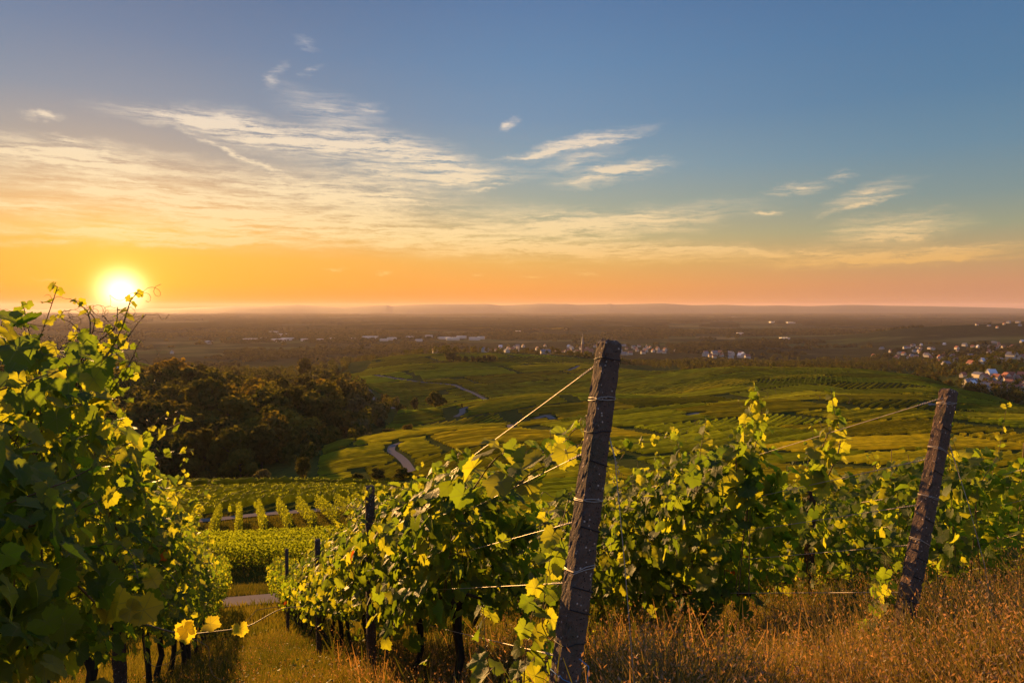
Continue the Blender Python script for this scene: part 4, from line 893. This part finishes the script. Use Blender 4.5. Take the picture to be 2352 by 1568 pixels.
def row_obj(x0, y0, d, L, lab, grp, nlf, lf, hgt=1.75, wid=.62, tc_=(.060, .085, .012), post=True):
    n = max(4, int(L/.8)); t = np.linspace(0, L, n); x = x0+d[0]*t; y = y0+d[1]*t
    k = ~near_road(x, y, .6)
    if k.sum() < 4: return
    x, y = x[k], y[k]; z0 = h1(x[0], y[0])
    root = empty('vine_row', (x[0], y[0], z0)); tag(root, lab, 'vine row', grp)
    a = Acc(); hedge(a, x, y, d, hgt, wid, np.array(tc_), nlf, lf); a.build('foliage', M_leaf_far, root, uv=True)
    if post:
        for s_ in range(0, len(x)-1, 2):
            b = Acc(); p = np.array((x[s_], y[s_], h1(x[s_], y[s_]))); b.tube([p-np.array((0, 0, .1)), p+np.array((0, 0, .9)), p+np.array((0, 0, hgt*.75))], .03, 4); b.build('trunk', M_bark, root, tint=False)
ROWU = ROWD[:2]
# between the path and the first farm road
dc = np.array((1., .10)); dc /= np.linalg.norm(dc)
for i, lb in enumerate(['front vine row of the band below the lower farm road, trunks showing under it', 'second vine row of the band below the lower farm road', 'third vine row of the band below the lower farm road', 'rear vine row of the band, right beside the lower farm road']):
    row_obj(-34, 42.5+i*2.6, dc, 46, lb, 'vine rows between the path and the farm road', 190, .085, 2.0, .55, (.060, .085, .012))
# block between the two farm roads
def isect(x0, y0, d, road, n=400, L=80):
    t = np.linspace(0, L, n); x = x0+d[0]*t; y = y0+d[1]*t; c = np.array(road); o = np.argsort(c[:, 0]); return x, y, np.interp(x, c[o, 0], c[o, 1])
for i in range(17):
    xa = -50+i*2.4
    x, y, yr1 = isect(xa+30*.4, 40, ROWU, rd1); _, _, yr2 = isect(xa+30*.4, 40, ROWU, rd2)
    k = np.nonzero((y > yr1+2.6) & (y < yr2-3.2))[0]
    if len(k) < 5: continue
    L = (k[-1]-k[0])*80/400
    row_obj(x[k[0]], y[k[0]], ROWU, L, 'short sunlit vine row between the two farm roads, its shadow side to the left', 'vine rows between the two farm roads', 75, .10, 2.1, .36, (.085, .110, .012))
# block above the second road
d3 = np.array((.0, 1.)); d3 /= np.linalg.norm(d3)
for i in range(22):
    xa = -72+i*2.9; x, y, yr2 = isect(xa, 70, d3, rd2, 500, 120)
    k = np.nonzero((y > yr2+4.5) & (y < 140+.10*x))[0]
    if len(k) < 5: continue
    row_obj(x[k[0]], y[k[0]], d3, (k[-1]-k[0])*120/500, 'long vine row on the terrace beyond the second farm road', 'vine rows on the terrace before the dark wood', 24, .11, 1.55, .38, (.085, .112, .012), post=False)
for i in range(2): row_obj(-72, 142+i*3, np.array((.999, .04)), 66, ['dark vine row running crosswise along the back of the terrace', 'second crosswise vine row at the back of the terrace'][i], 'crosswise vine rows at the back of the terrace', 14, .14, 2.0, .8, (.05, .07, .010), post=False)
# large hillside vineyards: parcels of rows, far too many rows to count
yk = [225, 340, 360, 460, 620, 720, 850, 1000, 1100, 1200, 1420]
aLk = [-.295, -.28, -.20, -.19, -.165, -.155, -.225, -.25, -.24, -.215, -.20]; aRk = [1.0, 1.0, 1.0, 1.0, .74, .66, .60, .22, .14, .12, .16]
def in_hill(x, y): a_ = x/y; return (y > 222) & (y < 1400) & (a_ > np.interp(y, yk, aLk)) & (a_ < np.interp(y, yk, aRk))
def in_left(x, y): a_ = x/y; return (y > 760) & (y < 960) & (a_ > -.60) & (a_ < -.46-(y-760)/200*.02)
def in_near(x, y): a_ = x/y; return (y > 92) & (y <= 222) & (a_ > -.09) & (a_ < .95)
PAR = {}
def parcels(mask, x0, x1, y0, y1, cw, ch, rot, name, step0, seed):
    rg = np.random.default_rng(seed); cs, sn = math.cos(rot), math.sin(rot); nfound = 0
    a = Acc()
    cx, cyy = (x0+x1)/2, (y0+y1)/2; rad = math.hypot(x1-x0, y1-y0)/2
    for i in range(int(-rad/cw)-1, int(rad/cw)+2):
        for j in range(int(-rad/ch)-1, int(rad/ch)+2):
            u0 = i*cw+(j % 2)*cw*.4+rg.uniform(-8, 8); v0 = j*ch
            uc, vc = u0+cw/2, v0+ch/2; X0 = cx+uc*cs-vc*sn; Y0 = cyy+uc*sn+vc*cs
            ang = rot+rg.choice([.1, .35, .5, -.2, 1.35, .7], p=[.25, .25, .15, .15, .08, .12])+rg.normal(0, .05); tn = np.array((.130, .158, .018))*rg.uniform(.72, 1.25)*np.array((rg.uniform(.88, 1.12), 1, 1))
            if not mask(np.array([X0]), np.array([Y0]))[0] and not mask(np.array([X0+cw/2]), np.array([Y0]))[0] and not mask(np.array([X0-cw/2]), np.array([Y0]))[0] and not mask(np.array([X0]), np.array([Y0-ch/2]))[0]: continue
            dd = Y0; sp = 3.6 if dd < 420 else (4.6 if dd < 700 else 6.0); seg = 1.5 if dd < 300 else (2.5 if dd < 700 else 5.0)
            d = np.array((math.cos(ang), math.sin(ang))); nrm = np.array((-d[1], d[0])); R_ = (cw+ch)
            for s in np.arange(-R_/2, R_/2, sp):
                rt = R.uniform(.72, 1.2); t = np.arange(-R_/2, R_/2, seg); x = X0+nrm[0]*s+d[0]*t; y = Y0+nrm[1]*s+d[1]*t
                uu = (x-cx)*cs+(y-cyy)*sn; vv = -(x-cx)*sn+(y-cyy)*cs
                wob = (vnoise(x, y, 60, 2)-.5)*10
                k = (np.abs(uu-uc+wob) < cw/2-2.8) & (np.abs(vv-vc+wob) < ch/2-2.0)
                k &= mask(x, y)
                if k.sum() < 3: continue
                k = k & ~near_road(x, y, 1.5)
                idx = np.nonzero(k)[0]
                for run in np.split(idx, np.nonzero(np.diff(idx) > 1)[0]+1):
                    if len(run) >= 3: hedge(a, x[run], y[run], d, 1.6*R.uniform(.93, 1.06), .8 if dd < 420 else (1.3 if dd < 700 else 2.1), tn*rt)
    if a.n:
        o = a.build(name, M_hill, uv=True); tag(o, kind='stuff'); print(name, a.n)
parcels(in_hill, -260, 420, 225, 700, 95, 52, .28, 'vineyard_hillside', 2.1, 3)
parcels(lambda x, y: in_hill(x, y) & (y > 640), -330, 620, 640, 1400, 150, 85, .42, 'vineyard_hillside', 3.0, 5)
parcels(in_left, -560, -380, 740, 980, 90, 70, -.1, 'vineyard_hillside', 3, 6)
parcels(in_near, -20, 215, 90, 225, 70, 45, .25, 'vineyard_hillside', 2, 8)
# ------------------------------------------------------------------ trees
def crown_mesh(seed, nq, hgt, rad, qs, base_f=.12, shape='round', dark=(.024, .032, .009), light=(.055, .062, .016)):
    """crown of leaf clumps on uneven lobes; unit frame standing on z = 0"""
    g = np.random.default_rng(seed); V = []; T = []
    nl = 16; C_ = []
    for i in range(nl):
        th = g.uniform(0, 6.28); zz = g.uniform(base_f+.12, .9); rr_ = rad*(math.sin(min(1, (zz-base_f)/(1-base_f))*math.pi)**.6 if shape == 'round' else (1.05-zz))*g.uniform(.25, .85)
        C_.append((math.cos(th)*rr_, math.sin(th)*rr_, zz*hgt, g.uniform(.26, .46)*rad*(1 if shape == 'round' else (1.3-zz))))
    C_ = np.array(C_); C_[0] = (0, 0, hgt*.80, rad*.45); C_[1] = (0, 0, hgt*.45, rad*.6)
    k = g.integers(0, nl, nq); d = g.normal(0, 1, (nq, 3)); d[:, 2] = d[:, 2]*.9+.15; d /= np.linalg.norm(d, axis=1)[:, None]
    p = C_[k, :3]+d*(C_[k, 3]*g.uniform(.72, 1.12, nq))[:, None]
    n = d+g.normal(0, .45, (nq, 3)); n /= np.linalg.norm(n, axis=1)[:, None]; u = np.cross(n, g.normal(0, 1, (nq, 3))); u /= np.linalg.norm(u, axis=1)[:, None]; v = np.cross(n, u)
    s = (qs*g.uniform(.6, 1.4, nq))[:, None]
    Q = np.stack([p-u*s-v*s*.6, p+u*s*.7-v*s, p+u*s+v*s*.6, p-u*s*.6+v*s], 1)
    t = g.uniform(.0, 1, nq)[:, None]*.7+(g.uniform(0, 1, nl)[k])[:, None]*.3
    tint = (np.array(dark)*(1-t)+np.array(light)*t)*1.55
    return Q.reshape(-1, 3), np.repeat(tint, 4, 0)
PROT = []
KINDS_ = [('round', (.024, .033, .009), (.058, .066, .016), 11, 5.4), ('round', (.030, .040, .010), (.070, .078, .018), 9, 5.6), ('round', (.050, .056, .026), (.105, .108, .050), 8, 5.0), ('round', (.022, .028, .009), (.046, .052, .015), 13, 4.8),
          ('round', (.034, .036, .010), (.078, .070, .018), 10, 6.2), ('cone', (.016, .024, .010), (.036, .046, .016), 13, 3.0), ('round', (.028, .038, .010), (.060, .072, .016), 12, 6.0)]
for i, (sh, dk, lg, hg, rd) in enumerate(KINDS_):
    V, t = crown_mesh(50+i, 1500, hg, rd, .40, .10, sh, dk, lg)
    o = mesh_np('crown', V, [np.arange(len(V)).reshape(-1, 4)], M_tree, tint=t, smooth=False); cm = o.data; bpy.data.objects.remove(o)
    a = Acc(); a.tube([(0, 0, -1), (.1, 0, hg*.25), (-.1, .1, hg*.55), (0, 0, hg*.8)], [.38, .28, .18, .06], 7)
    for j in range(5):
        th = j*1.3; a.tube([(0, 0, hg*(.25+.08*j)), (math.cos(th)*rd*.4, math.sin(th)*rd*.4, hg*(.42+.08*j)), (math.cos(th)*rd*.7, math.sin(th)*rd*.7, hg*(.55+.07*j))], [.16, .1, .04], 5)
    o = a.build('trunk', M_bark, tint=False); tm = o.data; bpy.data.objects.remove(o)
    PROT.append((cm, tm, hg, rd, V, t))
NM = ['broadleaf_tree', 'broadleaf_tree', 'willow_tree', 'broadleaf_tree', 'broadleaf_tree', 'conifer_tree', 'broadleaf_tree']
def place_tree(x, y, h, k, label, group=None, wide=1.0):
    cm, tm, hg, rd, _, _ = PROT[k]; z = h1(x, y); s = h/hg
    r = empty(NM[k], (x, y, z-.2)); r.rotation_euler = (0, 0, random.uniform(0, 6.28)); r.scale = (s*wide, s*wide, s)
    tag(r, label, 'tree', group)
    for nm, me in (('crown', cm), ('trunk', tm)): c = bpy.data.objects.new(nm, me); C.objects.link(c); c.parent = r
    return r
random.seed(5)
HERO = [(1000, 946, 40, 0, 1.25, 'large round dark tree in the hollow between the vineyard ridges, right one of a pair', 600), (953, 953, 31, 3, 1.0, 'rounded dark tree just left of the larger one between the vineyard ridges', 600),
 (917, 960, 16, 1, 1.2, 'small bushy tree left of the dark pair in the hollow', 600), (1061, 938, 13, 5, 1.0, 'tiny dark conifer at the end of the ridge path', 400), (792, 1006, 60, 4, 1.45, 'broad brownish tree at the foot of the vineyard ridges', 340),
 (818, 962, 44, 2, 1.2, 'grey-green willow behind the broad brownish tree', 420), (760, 985, 40, 2, 1.1, 'grey-green willow at the left of the broad brownish tree', 400), (697, 1122, 56, 3, 1.0, 'dark bushy tree below the sunlit tongue of vineyard', 215), (602, 1112, 24, 2, 1.3, 'small pale round bush at the edge of the terrace', 215),
 (872, 980, 20, 2, 1.2, 'small grey bush beside the meadow path', 420), (893, 1000, 18, 1, 1.4, 'low bush at the foot of the second ridge', 350), (938, 1000, 18, 4, 1.3, 'reddish low bush below the second ridge', 345), (700, 870, 48, 3, 1.1, 'tall dark tree standing out above the valley wood', 700), (850, 925, 26, 3, 1.0, 'dark tree beside the bend of the valley track', 560),
 (640, 900, 40, 0, 1.1, 'round dark tree at the upper edge of the valley wood', 600), (735, 1010, 44, 4, 1.2, 'wide tree in the middle of the valley wood edge', 360), (868, 1108, 34, 3, 1.6, 'dark thicket tree below the curving tarmac track', 225), (925, 1112, 30, 0, 1.5, 'dark thicket tree right below the track bend', 225), (820, 1115, 30, 3, 1.5, 'dark thicket tree under the sunlit slope', 225)]
TR = []
for px, py, hp, k, wd, lb, y0 in HERO:
    x, y = hit(px, py, y0); h = hp/F*y; place_tree(x, y, h, k, lb, None, wd); TR.append((x, y))
# hedge of trees on top of the far vineyard hill
for i, px in enumerate([1030, 1040, 1052, 1068, 1084, 1098, 1112, 1122, 1132]):
    x, y = hit(px, 834, 1000); place_tree(x, y+14, (16 if i < 2 else 11)/F*y*1.5, [0, 3, 1][i % 3], 'small dark tree in the line on top of the far vineyard hill', 'trees in a line on the far vineyard hill')
# wood and scattered trees of the valley
gx = np.random.default_rng(11); cand = []
def scatter(n, a0, a1, y0, y1, sp, cond, hf, sets, grp):
    a_ = gx.uniform(a0, a1, n); y_ = np.sqrt(gx.uniform(y0**2, y1**2, n)); x_ = a_*y_; k = cond(x_, y_) & ~near_road(x_, y_, 6)
    x_, y_ = x_[k], y_[k]; h_ = hf(x_, y_)*gx.uniform(.7, 1.25, len(x_)); grid = {}
    for x, y, h in zip(x_, y_, h_):
        c = (int(x//sp), int(y//sp))
        if any(math.hypot(x-q[0], y-q[1]) < sp for dx in (-1, 0, 1) for dy in (-1, 0, 1) for q in grid.get((c[0]+dx, c[1]+dy), ())): continue
        grid.setdefault(c, []).append((x, y)); cand.append((h/y, x, y, h, int(gx.choice(sets)), grp))
wood = lambda x, y: (x/y < -.36+np.maximum(y-290, 0)*.0004+.06*(vnoise(x, y, 30, 71)-.5)) & (y < 680) & (x/y < -.24)
scatter(6000, -.80, -.24, 285, 640, 11.5, wood, lambda x, y: 15+9*vnoise(x, y, 60, 1)*1.2+4*(y > 420), [0, 0, 1, 3, 4, 6], 'wood')
vm_ = lambda x, y: ~in_hill(x, y) & ~in_left(x, y) & (vnoise(x, y, 45, 6)+.25*(vnoise(x, y, 14, 7)-.5) > .38)
scatter(7000, -.42, -.14, 300, 1100, 10, lambda x, y: vm_(x, y) & (x/y < np.interp(y, yk, aLk)-.012), lambda x, y: 7+9*vnoise(x, y, 40, 12), [0, 1, 1, 2, 4, 6, 3], 'valley')
scatter(2500, -.85, -.24, 640, 1500, 13, lambda x, y: vm_(x, y) & ~((y < 960) & (x/y < -.45) & (y > 720)), lambda x, y: 9+7*vnoise(x, y, 60, 12), [0, 1, 3, 4, 6], 'valley')
scatter(7000, .25, 1.05, 690, 1900, 12, lambda x, y: ~in_hill(x, y) & (vnoise(x, y, 70, 16) > .40), lambda x, y: 7+7*vnoise(x, y, 50, 12), [0, 1, 3, 4, 6], 'village')
scatter(3500, -.25, .55, 1350, 2100, 16, lambda x, y: ~in_hill(x, y) & (vnoise(x, y, 90, 17) > .38), lambda x, y: 9+6*vnoise(x, y, 50, 12), [0, 1, 3, 4, 6], 'valley')
scatter(300, .10, .70, 560, 900, 25, lambda x, y: in_hill(x, y) & (vnoise(x, y, 60, 18) > .80), lambda x, y: 3.5+x*0, [0, 1], 'hill')
cand.sort(reverse=True); LB = {'wood': ('tree in the dark wood filling the valley at the left', 'trees of the dark valley wood'), 'valley': ('bushy tree scattered over the valley floor beyond the wood', 'scattered trees on the valley floor'),
  'village': ('tree among the gardens round the right-hand village', 'trees round the right-hand village'), 'hill': ('small shrub on the vineyard hillside', 'shrubs on the vineyard hillside')}
for s, x, y, h, k, grp in cand[:270]: place_tree(x, y, h, k, *LB[grp], wide=random.uniform(.9, 1.25))
a = Acc(); low = [crown_mesh(80+i, 170, 1, .5, .062, .05, 'round', KINDS_[i][1], KINDS_[i][2]) for i in range(5)]
for s, x, y, h, k, grp in cand[270:]:
    V, t = low[k % 5]; th = random.uniform(0, 6.28); c_, s_ = math.cos(th), math.sin(th); w_ = h*random.uniform(.85, 1.15)
    Vv = np.stack([(V[:, 0]*c_-V[:, 1]*s_)*w_+x, (V[:, 0]*s_+V[:, 1]*c_)*w_+y, V[:, 2]*h+h1(x, y)-.3], 1); a.add(Vv, q=np.arange(len(Vv)).reshape(-1, 4), tint=t)
o = a.build('distant_woods', M_tree, smooth=False); tag(o, kind='stuff')
# woods on the plain
n = 60000; a_ = gx.uniform(-.85, .95, n); y_ = np.sqrt(gx.uniform(1900**2, 5200**2, n)); x_ = a_*y_
wn_ = .55*vnoise(x_, y_, 420, 31)+.3*vnoise(x_+y_*.5, y_, 150, 32)+.15*vnoise(x_, y_, 60, 33)
k = (wn_ > .56) | ((vnoise(x_*.3+y_, y_*1.2-x_*.4, 90, 34) > .86)); k &= ~((y_ > 3000) & (x_/y_ > .42) & (y_ < 4200) & (wn_ < .6)); x_, y_ = x_[k][:15000], y_[k][:15000]; m = len(x_)
h_ = 13*gx.uniform(.6, 1.3, m); nq = 22; ctr_ = np.stack([x_, y_, H(x_, y_)], 1)
d = gx.normal(0, 1, (m, nq, 3)); d[..., 2] = abs(d[..., 2]); d /= np.linalg.norm(d, axis=2)[..., None]
p = ctr_[:, None]+d*np.stack([h_*.75, h_*.75, h_*.9], 1)[:, None]; u = np.cross(d, gx.normal(0, 1, (m, nq, 3))); u /= np.linalg.norm(u, axis=2)[..., None]; v = np.cross(d, u); s = (h_*.26)[:, None, None]*gx.uniform(.6, 1.3, (m, nq, 1))
Q = np.stack([p-u*s-v*s, p+u*s-v*s, p+u*s+v*s, p-u*s+v*s], 2).reshape(-1, 3)
tt = (np.array((.020, .026, .009))+gx.uniform(0, 1, (m, nq, 1))*np.array((.03, .03, .010)))*gx.uniform(.7, 1.2, (m, 1, 1)); tt = np.repeat(tt.reshape(-1, 3), 4, 0)
o = mesh_np('plain_woods', Q, [np.arange(len(Q)).reshape(-1, 4)], M_tree, tint=tt, smooth=False); tag(o, kind='stuff')
# farther woods as raised, rough-topped cover
yy = np.exp(np.linspace(math.log(5000), math.log(22000), 330)); aa = np.linspace(-.95, 1.0, 620); AX, YY = np.meshgrid(aa, yy); XX = AX*YY
wm = .6*vnoise(XX, YY, 900, 41)+.4*vnoise(XX, YY, 300, 42); hz = np.where(wm > .50, 17+7*vnoise(XX, YY, 40, 43)*1.0, -6.0)
nr2, nc2 = XX.shape; ii = np.arange(nr2-1)[:, None]; jj = np.arange(nc2-1)[None]
t = np.repeat((np.array((.024, .028, .012))), 1)
o = mesh_np('far_plain_woods', np.stack([XX, YY, -170+hz], -1).reshape(-1, 3), [np.stack([ii*nc2+jj, ii*nc2+jj+1, (ii+1)*nc2+jj+1, (ii+1)*nc2+jj], -1).reshape(-1, 4)], M_tree, tint=np.full((nr2*nc2, 3), (.026, .030, .012)), smooth=False); tag(o, kind='stuff')

# ------------------------------------------------------------------ houses
def house_parts(w, l, h, rh, wallm, roofm):
    a = Acc(); X_, Y_ = w/2, l/2
    V = [(-X_, -Y_, -3), (X_, -Y_, -3), (X_, Y_, -3), (-X_, Y_, -3), (-X_, -Y_, h), (X_, -Y_, h), (X_, Y_, h), (-X_, Y_, h), (0, -Y_, h+rh), (0, Y_, h+rh)]
    a.add(V, q=[(0, 1, 5, 4), (1, 2, 6, 5), (2, 3, 7, 6), (3, 0, 4, 7)], t=[(4, 5, 8), (6, 7, 9)]); o1 = a.build('wall', wallm, tint=False, smooth=False); 
    b = Acc(); e = .5; sl = rh/X_; t = .25
    V = []
    for yv in (-Y_-e, Y_+e):
        V += [(-X_-e, yv, h-sl*e+.05), (0, yv, h+rh+.05), (X_+e, yv, h-sl*e+.05), (X_+e, yv, h-sl*e+.05+t), (0, yv, h+rh+.05+t*1.2), (-X_-e, yv, h-sl*e+.05+t)]
    b.add(V, q=[(0, 6, 7, 1), (1, 7, 8, 2), (2, 8, 9, 3), (3, 9, 10, 4), (4, 10, 11, 5), (5, 11, 6, 0), (0, 1, 4, 5), (1, 2, 3, 4), (6, 11, 10, 7), (7, 10, 9, 8)])
    b.box((X_*.3, Y_*.4, h+rh), (.7, .7, 1.6)); o2 = b.build('roof', roofm, tint=False, smooth=False)
    c = Acc()
    for s in (-1, 1):
        for yv in np.arange(-Y_+1.6, Y_-1, 2.6):
            for zz in ([1.5, 4.1] if h > 4.5 else [1.5]): c.box((s*(X_+.02), yv, zz), (.1, 1.1, 1.3))
            c.box((yv*.45, s*(Y_+.02), 1.6), (1.0, .1, 1.3))
    o3 = c.build('windows_tmp', M_glass, tint=False, smooth=False)
    r = (o1.data, o2.data, o3.data)
    for o in (o1, o2, o3): bpy.data.objects.remove(o)
    return r
HP = [(house_parts(9, 12, 5.5, 4.5, M_wall, M_roof), 'white house with a red gabled roof'), (house_parts(8.5, 10, 5, 4.5, M_wall2, M_roof), 'cream house with a red gabled roof'), (house_parts(10, 14, 6, 4.5, M_wall, M_roof2), 'white house with a grey gabled roof'), (house_parts(10, 18, 5, 3.5, M_wall2, M_roof2), 'cream long house with a grey roof'), (house_parts(9, 11, 5.2, 5, M_wall, M_roof3), 'white house with a pale shining roof')]
def place_house(x, y, k, yaw, s, lab, grp, nm='house', win=False):
    pr, d_ = HP[k]; r = empty(nm, (x, y, h1(x, y)+.1)); r.rotation_euler = (0, 0, yaw); r.scale = (s, s, s); tag(r, lab or None, 'house', grp)
    for n_, me in zip(('wall', 'roof', 'window'), pr):
        if n_ == 'window' and not win: continue
        c = bpy.data.objects.new(n_, me); C.objects.link(c); c.parent = r
        if n_ == 'window': c['kind'] = 'stuff'
    return r
hp = np.random.default_rng(21); used = []
def village(n, poly, y0, smin, where, grp, sc=(1.0, 1.4)):
    c = 0; tries = 0; P_ = np.array(poly, float)
    while c < n and tries < n*40:
        tries += 1; px = hp.uniform(P_[:, 0].min(), P_[:, 0].max()); py = hp.uniform(P_[:, 1].min(), P_[:, 1].max())
        ins = False; j = len(P_)-1
        for i in range(len(P_)):
            if (P_[i, 1] > py) != (P_[j, 1] > py) and px < (P_[j, 0]-P_[i, 0])*(py-P_[i, 1])/(P_[j, 1]-P_[i, 1])+P_[i, 0]: ins = not ins
            j = i
        if not ins: continue
        x, y = hit(px, py, y0)
        if y > 5500 or any((x-u[0])**2+(y-u[1])**2 < smin**2 for u in used): continue
        used.append((x, y)); k = int(hp.choice([0, 1, 2, 3, 4], p=[.40, .30, .14, .10, .06]))
        place_house(x, y, k, hp.choice([.3, 1.87])+hp.normal(0, .25), hp.uniform(*sc), HP[k][1]+where, grp); c += 1
village(115, [(1985, 803), (2080, 795), (2352, 785), (2420, 790), (2420, 835), (2250, 838), (2190, 850), (2140, 838), (2000, 820)], 1000, 17, ' in the village on the right', 'houses of the right-hand village', (.8, 1.15))
village(30, [(2195, 868), (2240, 862), (2352, 868), (2400, 870), (2400, 905), (2300, 900), (2250, 896), (2200, 885)], 650, 15, ' in the hollow at the right edge', 'houses in the hollow at the right edge', (.75, 1.05))
village(70, [(1110, 800), (1200, 796), (1340, 796), (1440, 795), (1560, 800), (1560, 812), (1440, 817), (1250, 816), (1110, 812)], 1500, 24, ' in the village round the church', 'houses of the village round the church', (.9, 1.3))
village(7, [(2230, 737), (2352, 733), (2352, 760), (2250, 752)], 2500, 30, ' high on the far slope at the right edge', 'houses on the far slope at the right edge', (.9, 1.3))
village(14, [(1620, 812), (1720, 815), (1720, 824), (1620, 822)], 1500, 30, ' between the hill and the church village', 'houses scattered between the hill and the church village', (1.1, 1.5))
for px, py, k, yaw, s, lab in [(205, 936, 2, .4, 1.3, 'white building half hidden by the leaves at the left'), (288, 890, 4, 1.2, 1.2, 'house at the wood with its roof catching the sun, upper one'), (300, 897, 0, .9, 1.1, 'white house just below the shining roof at the wood'), (345, 908, 1, 1.9, 1.2, 'house among dark trees at the bottom end of the hamlet'), (320, 900, 4, 2.2, .9, 'small pale-roofed house in the hamlet by the wood'), (395, 812, 0, .4, 1.1, 'lone house beyond the left vineyard'), (1000, 816, 1, .4, 1.1, 'lone gabled house left of the far vineyard hill')]:
    x, y = hit(px, py, 560 if py > 870 else 1500); r = place_house(x, y, k, yaw, s*1.25, lab, None, win=False); r.location.z += (9 if py > 880 else 0)
# church with a slender spire
x, y = hit(1338, 817, 1500); z = h1(x, y); ch = empty('church', (x, y, z)); tag(ch, 'village church with a tall slender spire left of the near concrete post', 'church')
a = Acc(); a.box((x, y, z+20), (9, 9, 42)); a.box((x, y, z+41.4), (10, 10, .8)); a.build('tower', M_stone, ch, tint=False, smooth=False)
a = Acc(); V = [(x+4.6*math.cos(i*math.pi/4+.39), y+4.6*math.sin(i*math.pi/4+.39), z+41.9) for i in range(8)]+[(x, y, z+80)]; a.add(V, t=[(i, (i+1) % 8, 8) for i in range(8)]); a.build('spire', M_roof2, ch, tint=False, smooth=False)
a = Acc(); a.box((x+21, y+3, z+7), (32, 14, 16)); a.build('nave', M_wall2, ch, tint=False, smooth=False)
a = Acc(); a.add([(x+5, y-5, z+15), (x+38, y-5, z+15), (x+38, y+11, z+15), (x+5, y+11, z+15), (x+5, y+3, z+25), (x+38, y+3, z+25)], q=[(0, 1, 5, 4), (2, 3, 4, 5)], t=[(1, 2, 5), (3, 0, 4)]); a.build('roof', M_roof, ch, tint=False, smooth=False)
# white industrial halls on the plain
HALL = [(575, 783, 28), (606, 781, 14), (640, 785, 30), (660, 781, 26), (700, 783, 16), (735, 785, 14), (762, 781, 12), (815, 781, 30), (850, 779, 34), (882, 783, 18), (900, 781, 20), (935, 777, 32), (962, 784, 16), (985, 775, 16), (1020, 779, 26), (1040, 781, 30), (1060, 777, 22), (1090, 781, 26), (1105, 779, 16),
        (628, 765, 18), (648, 771, 20), (1330, 757, 60), (1380, 756, 56), (1780, 741, 24), (1815, 742, 18), (1862, 839, 42), (1802, 780, 20), (1700, 768, 14), (1190, 765, 12), (480, 790, 14), (60, 780, 14)]
for i, (px, py, wpx) in enumerate(HALL):
    x, y = hit(px, py, 1000 if py > 820 else 1900, 8000); w = wpx/F*y; z = h1(x, y); dd = min(w*.7, 60); hh = 9+hp.uniform(0, 6) if py < 820 else 6
    nearhall = py > 820
    r = empty('industrial_hall', (x, y, z)); tag(r, 'pale hall with a light shining roof at the foot of the right-hand vineyard hill' if nearhall else 'long white flat-roofed hall on the hazy plain', 'hall', None if nearhall else 'industrial halls on the plain')
    yaw = hp.uniform(-.15, .15); ax = [(math.cos(yaw), math.sin(yaw), 0), (-math.sin(yaw), math.cos(yaw), 0), (0, 0, 1)]
    a = Acc(); a.box((x, y, z+hh/2-1), (w, dd, hh+2), ax); a.build('wall', M_wall, r, tint=False, smooth=False)
    a = Acc(); a.box((x, y, z+hh+.6), (w+1, dd+1, 1.0), ax)
    for q_ in range(3): a.box((x-w*.3+q_*w*.3, y, z+hh+1.5), (w*.12, dd*.6, .8), ax)
    a.build('roof', M_roof3, r, tint=False, smooth=False)
x, y = hit(867, 946, 500); z = h1(x, y); r = empty('caravan', (x, y, z)); tag(r, 'small white caravan on the meadow below the far vineyard', 'caravan')
a = Acc(); a.box((x, y, z+1.6), (6, 2.4, 2.2)); a.box((x, y, z+2.75), (5.4, 2.0, .3)); a.build('body', M_wall, r, tint=False, smooth=False)
a = Acc(); [a.box((x+s, y-1.1, z+.35), (.7, .3, .7)) for s in (-.9, .9)]; a.build('wheels', M_glass, r, tint=False, smooth=False)
a = Acc(); [a.box((x+s, y-1.22, z+1.9), (1.1, .06, .6)) for s in (-1.6, 0, 1.6)]; a.build('window', M_glass, r, tint=False, smooth=False)
for px, py, hp_, lb in ((2041, 856, 24, 'lone pole on the crest of the right-hand vineyard hill'), (405, 838, 16, 'thin pole on the crest of the left vineyard'), (1293, 838, 14, 'tiny pole on the crest of the far vineyard hill')):
    x, y = hit(px, py, 600); z = h1(x, y); h = hp_/F*y; a = Acc(); a.tube([(x, y, z-1), (x, y, z+h*.5), (x, y, z+h)], [.35, .3, .22], 6); a.box((x, y, z+h*.93), (2.6, .2, .2)); o = a.build('utility_pole', M_bark, tint=False, loc=(x, y, z)); tag(o, lb, 'pole')
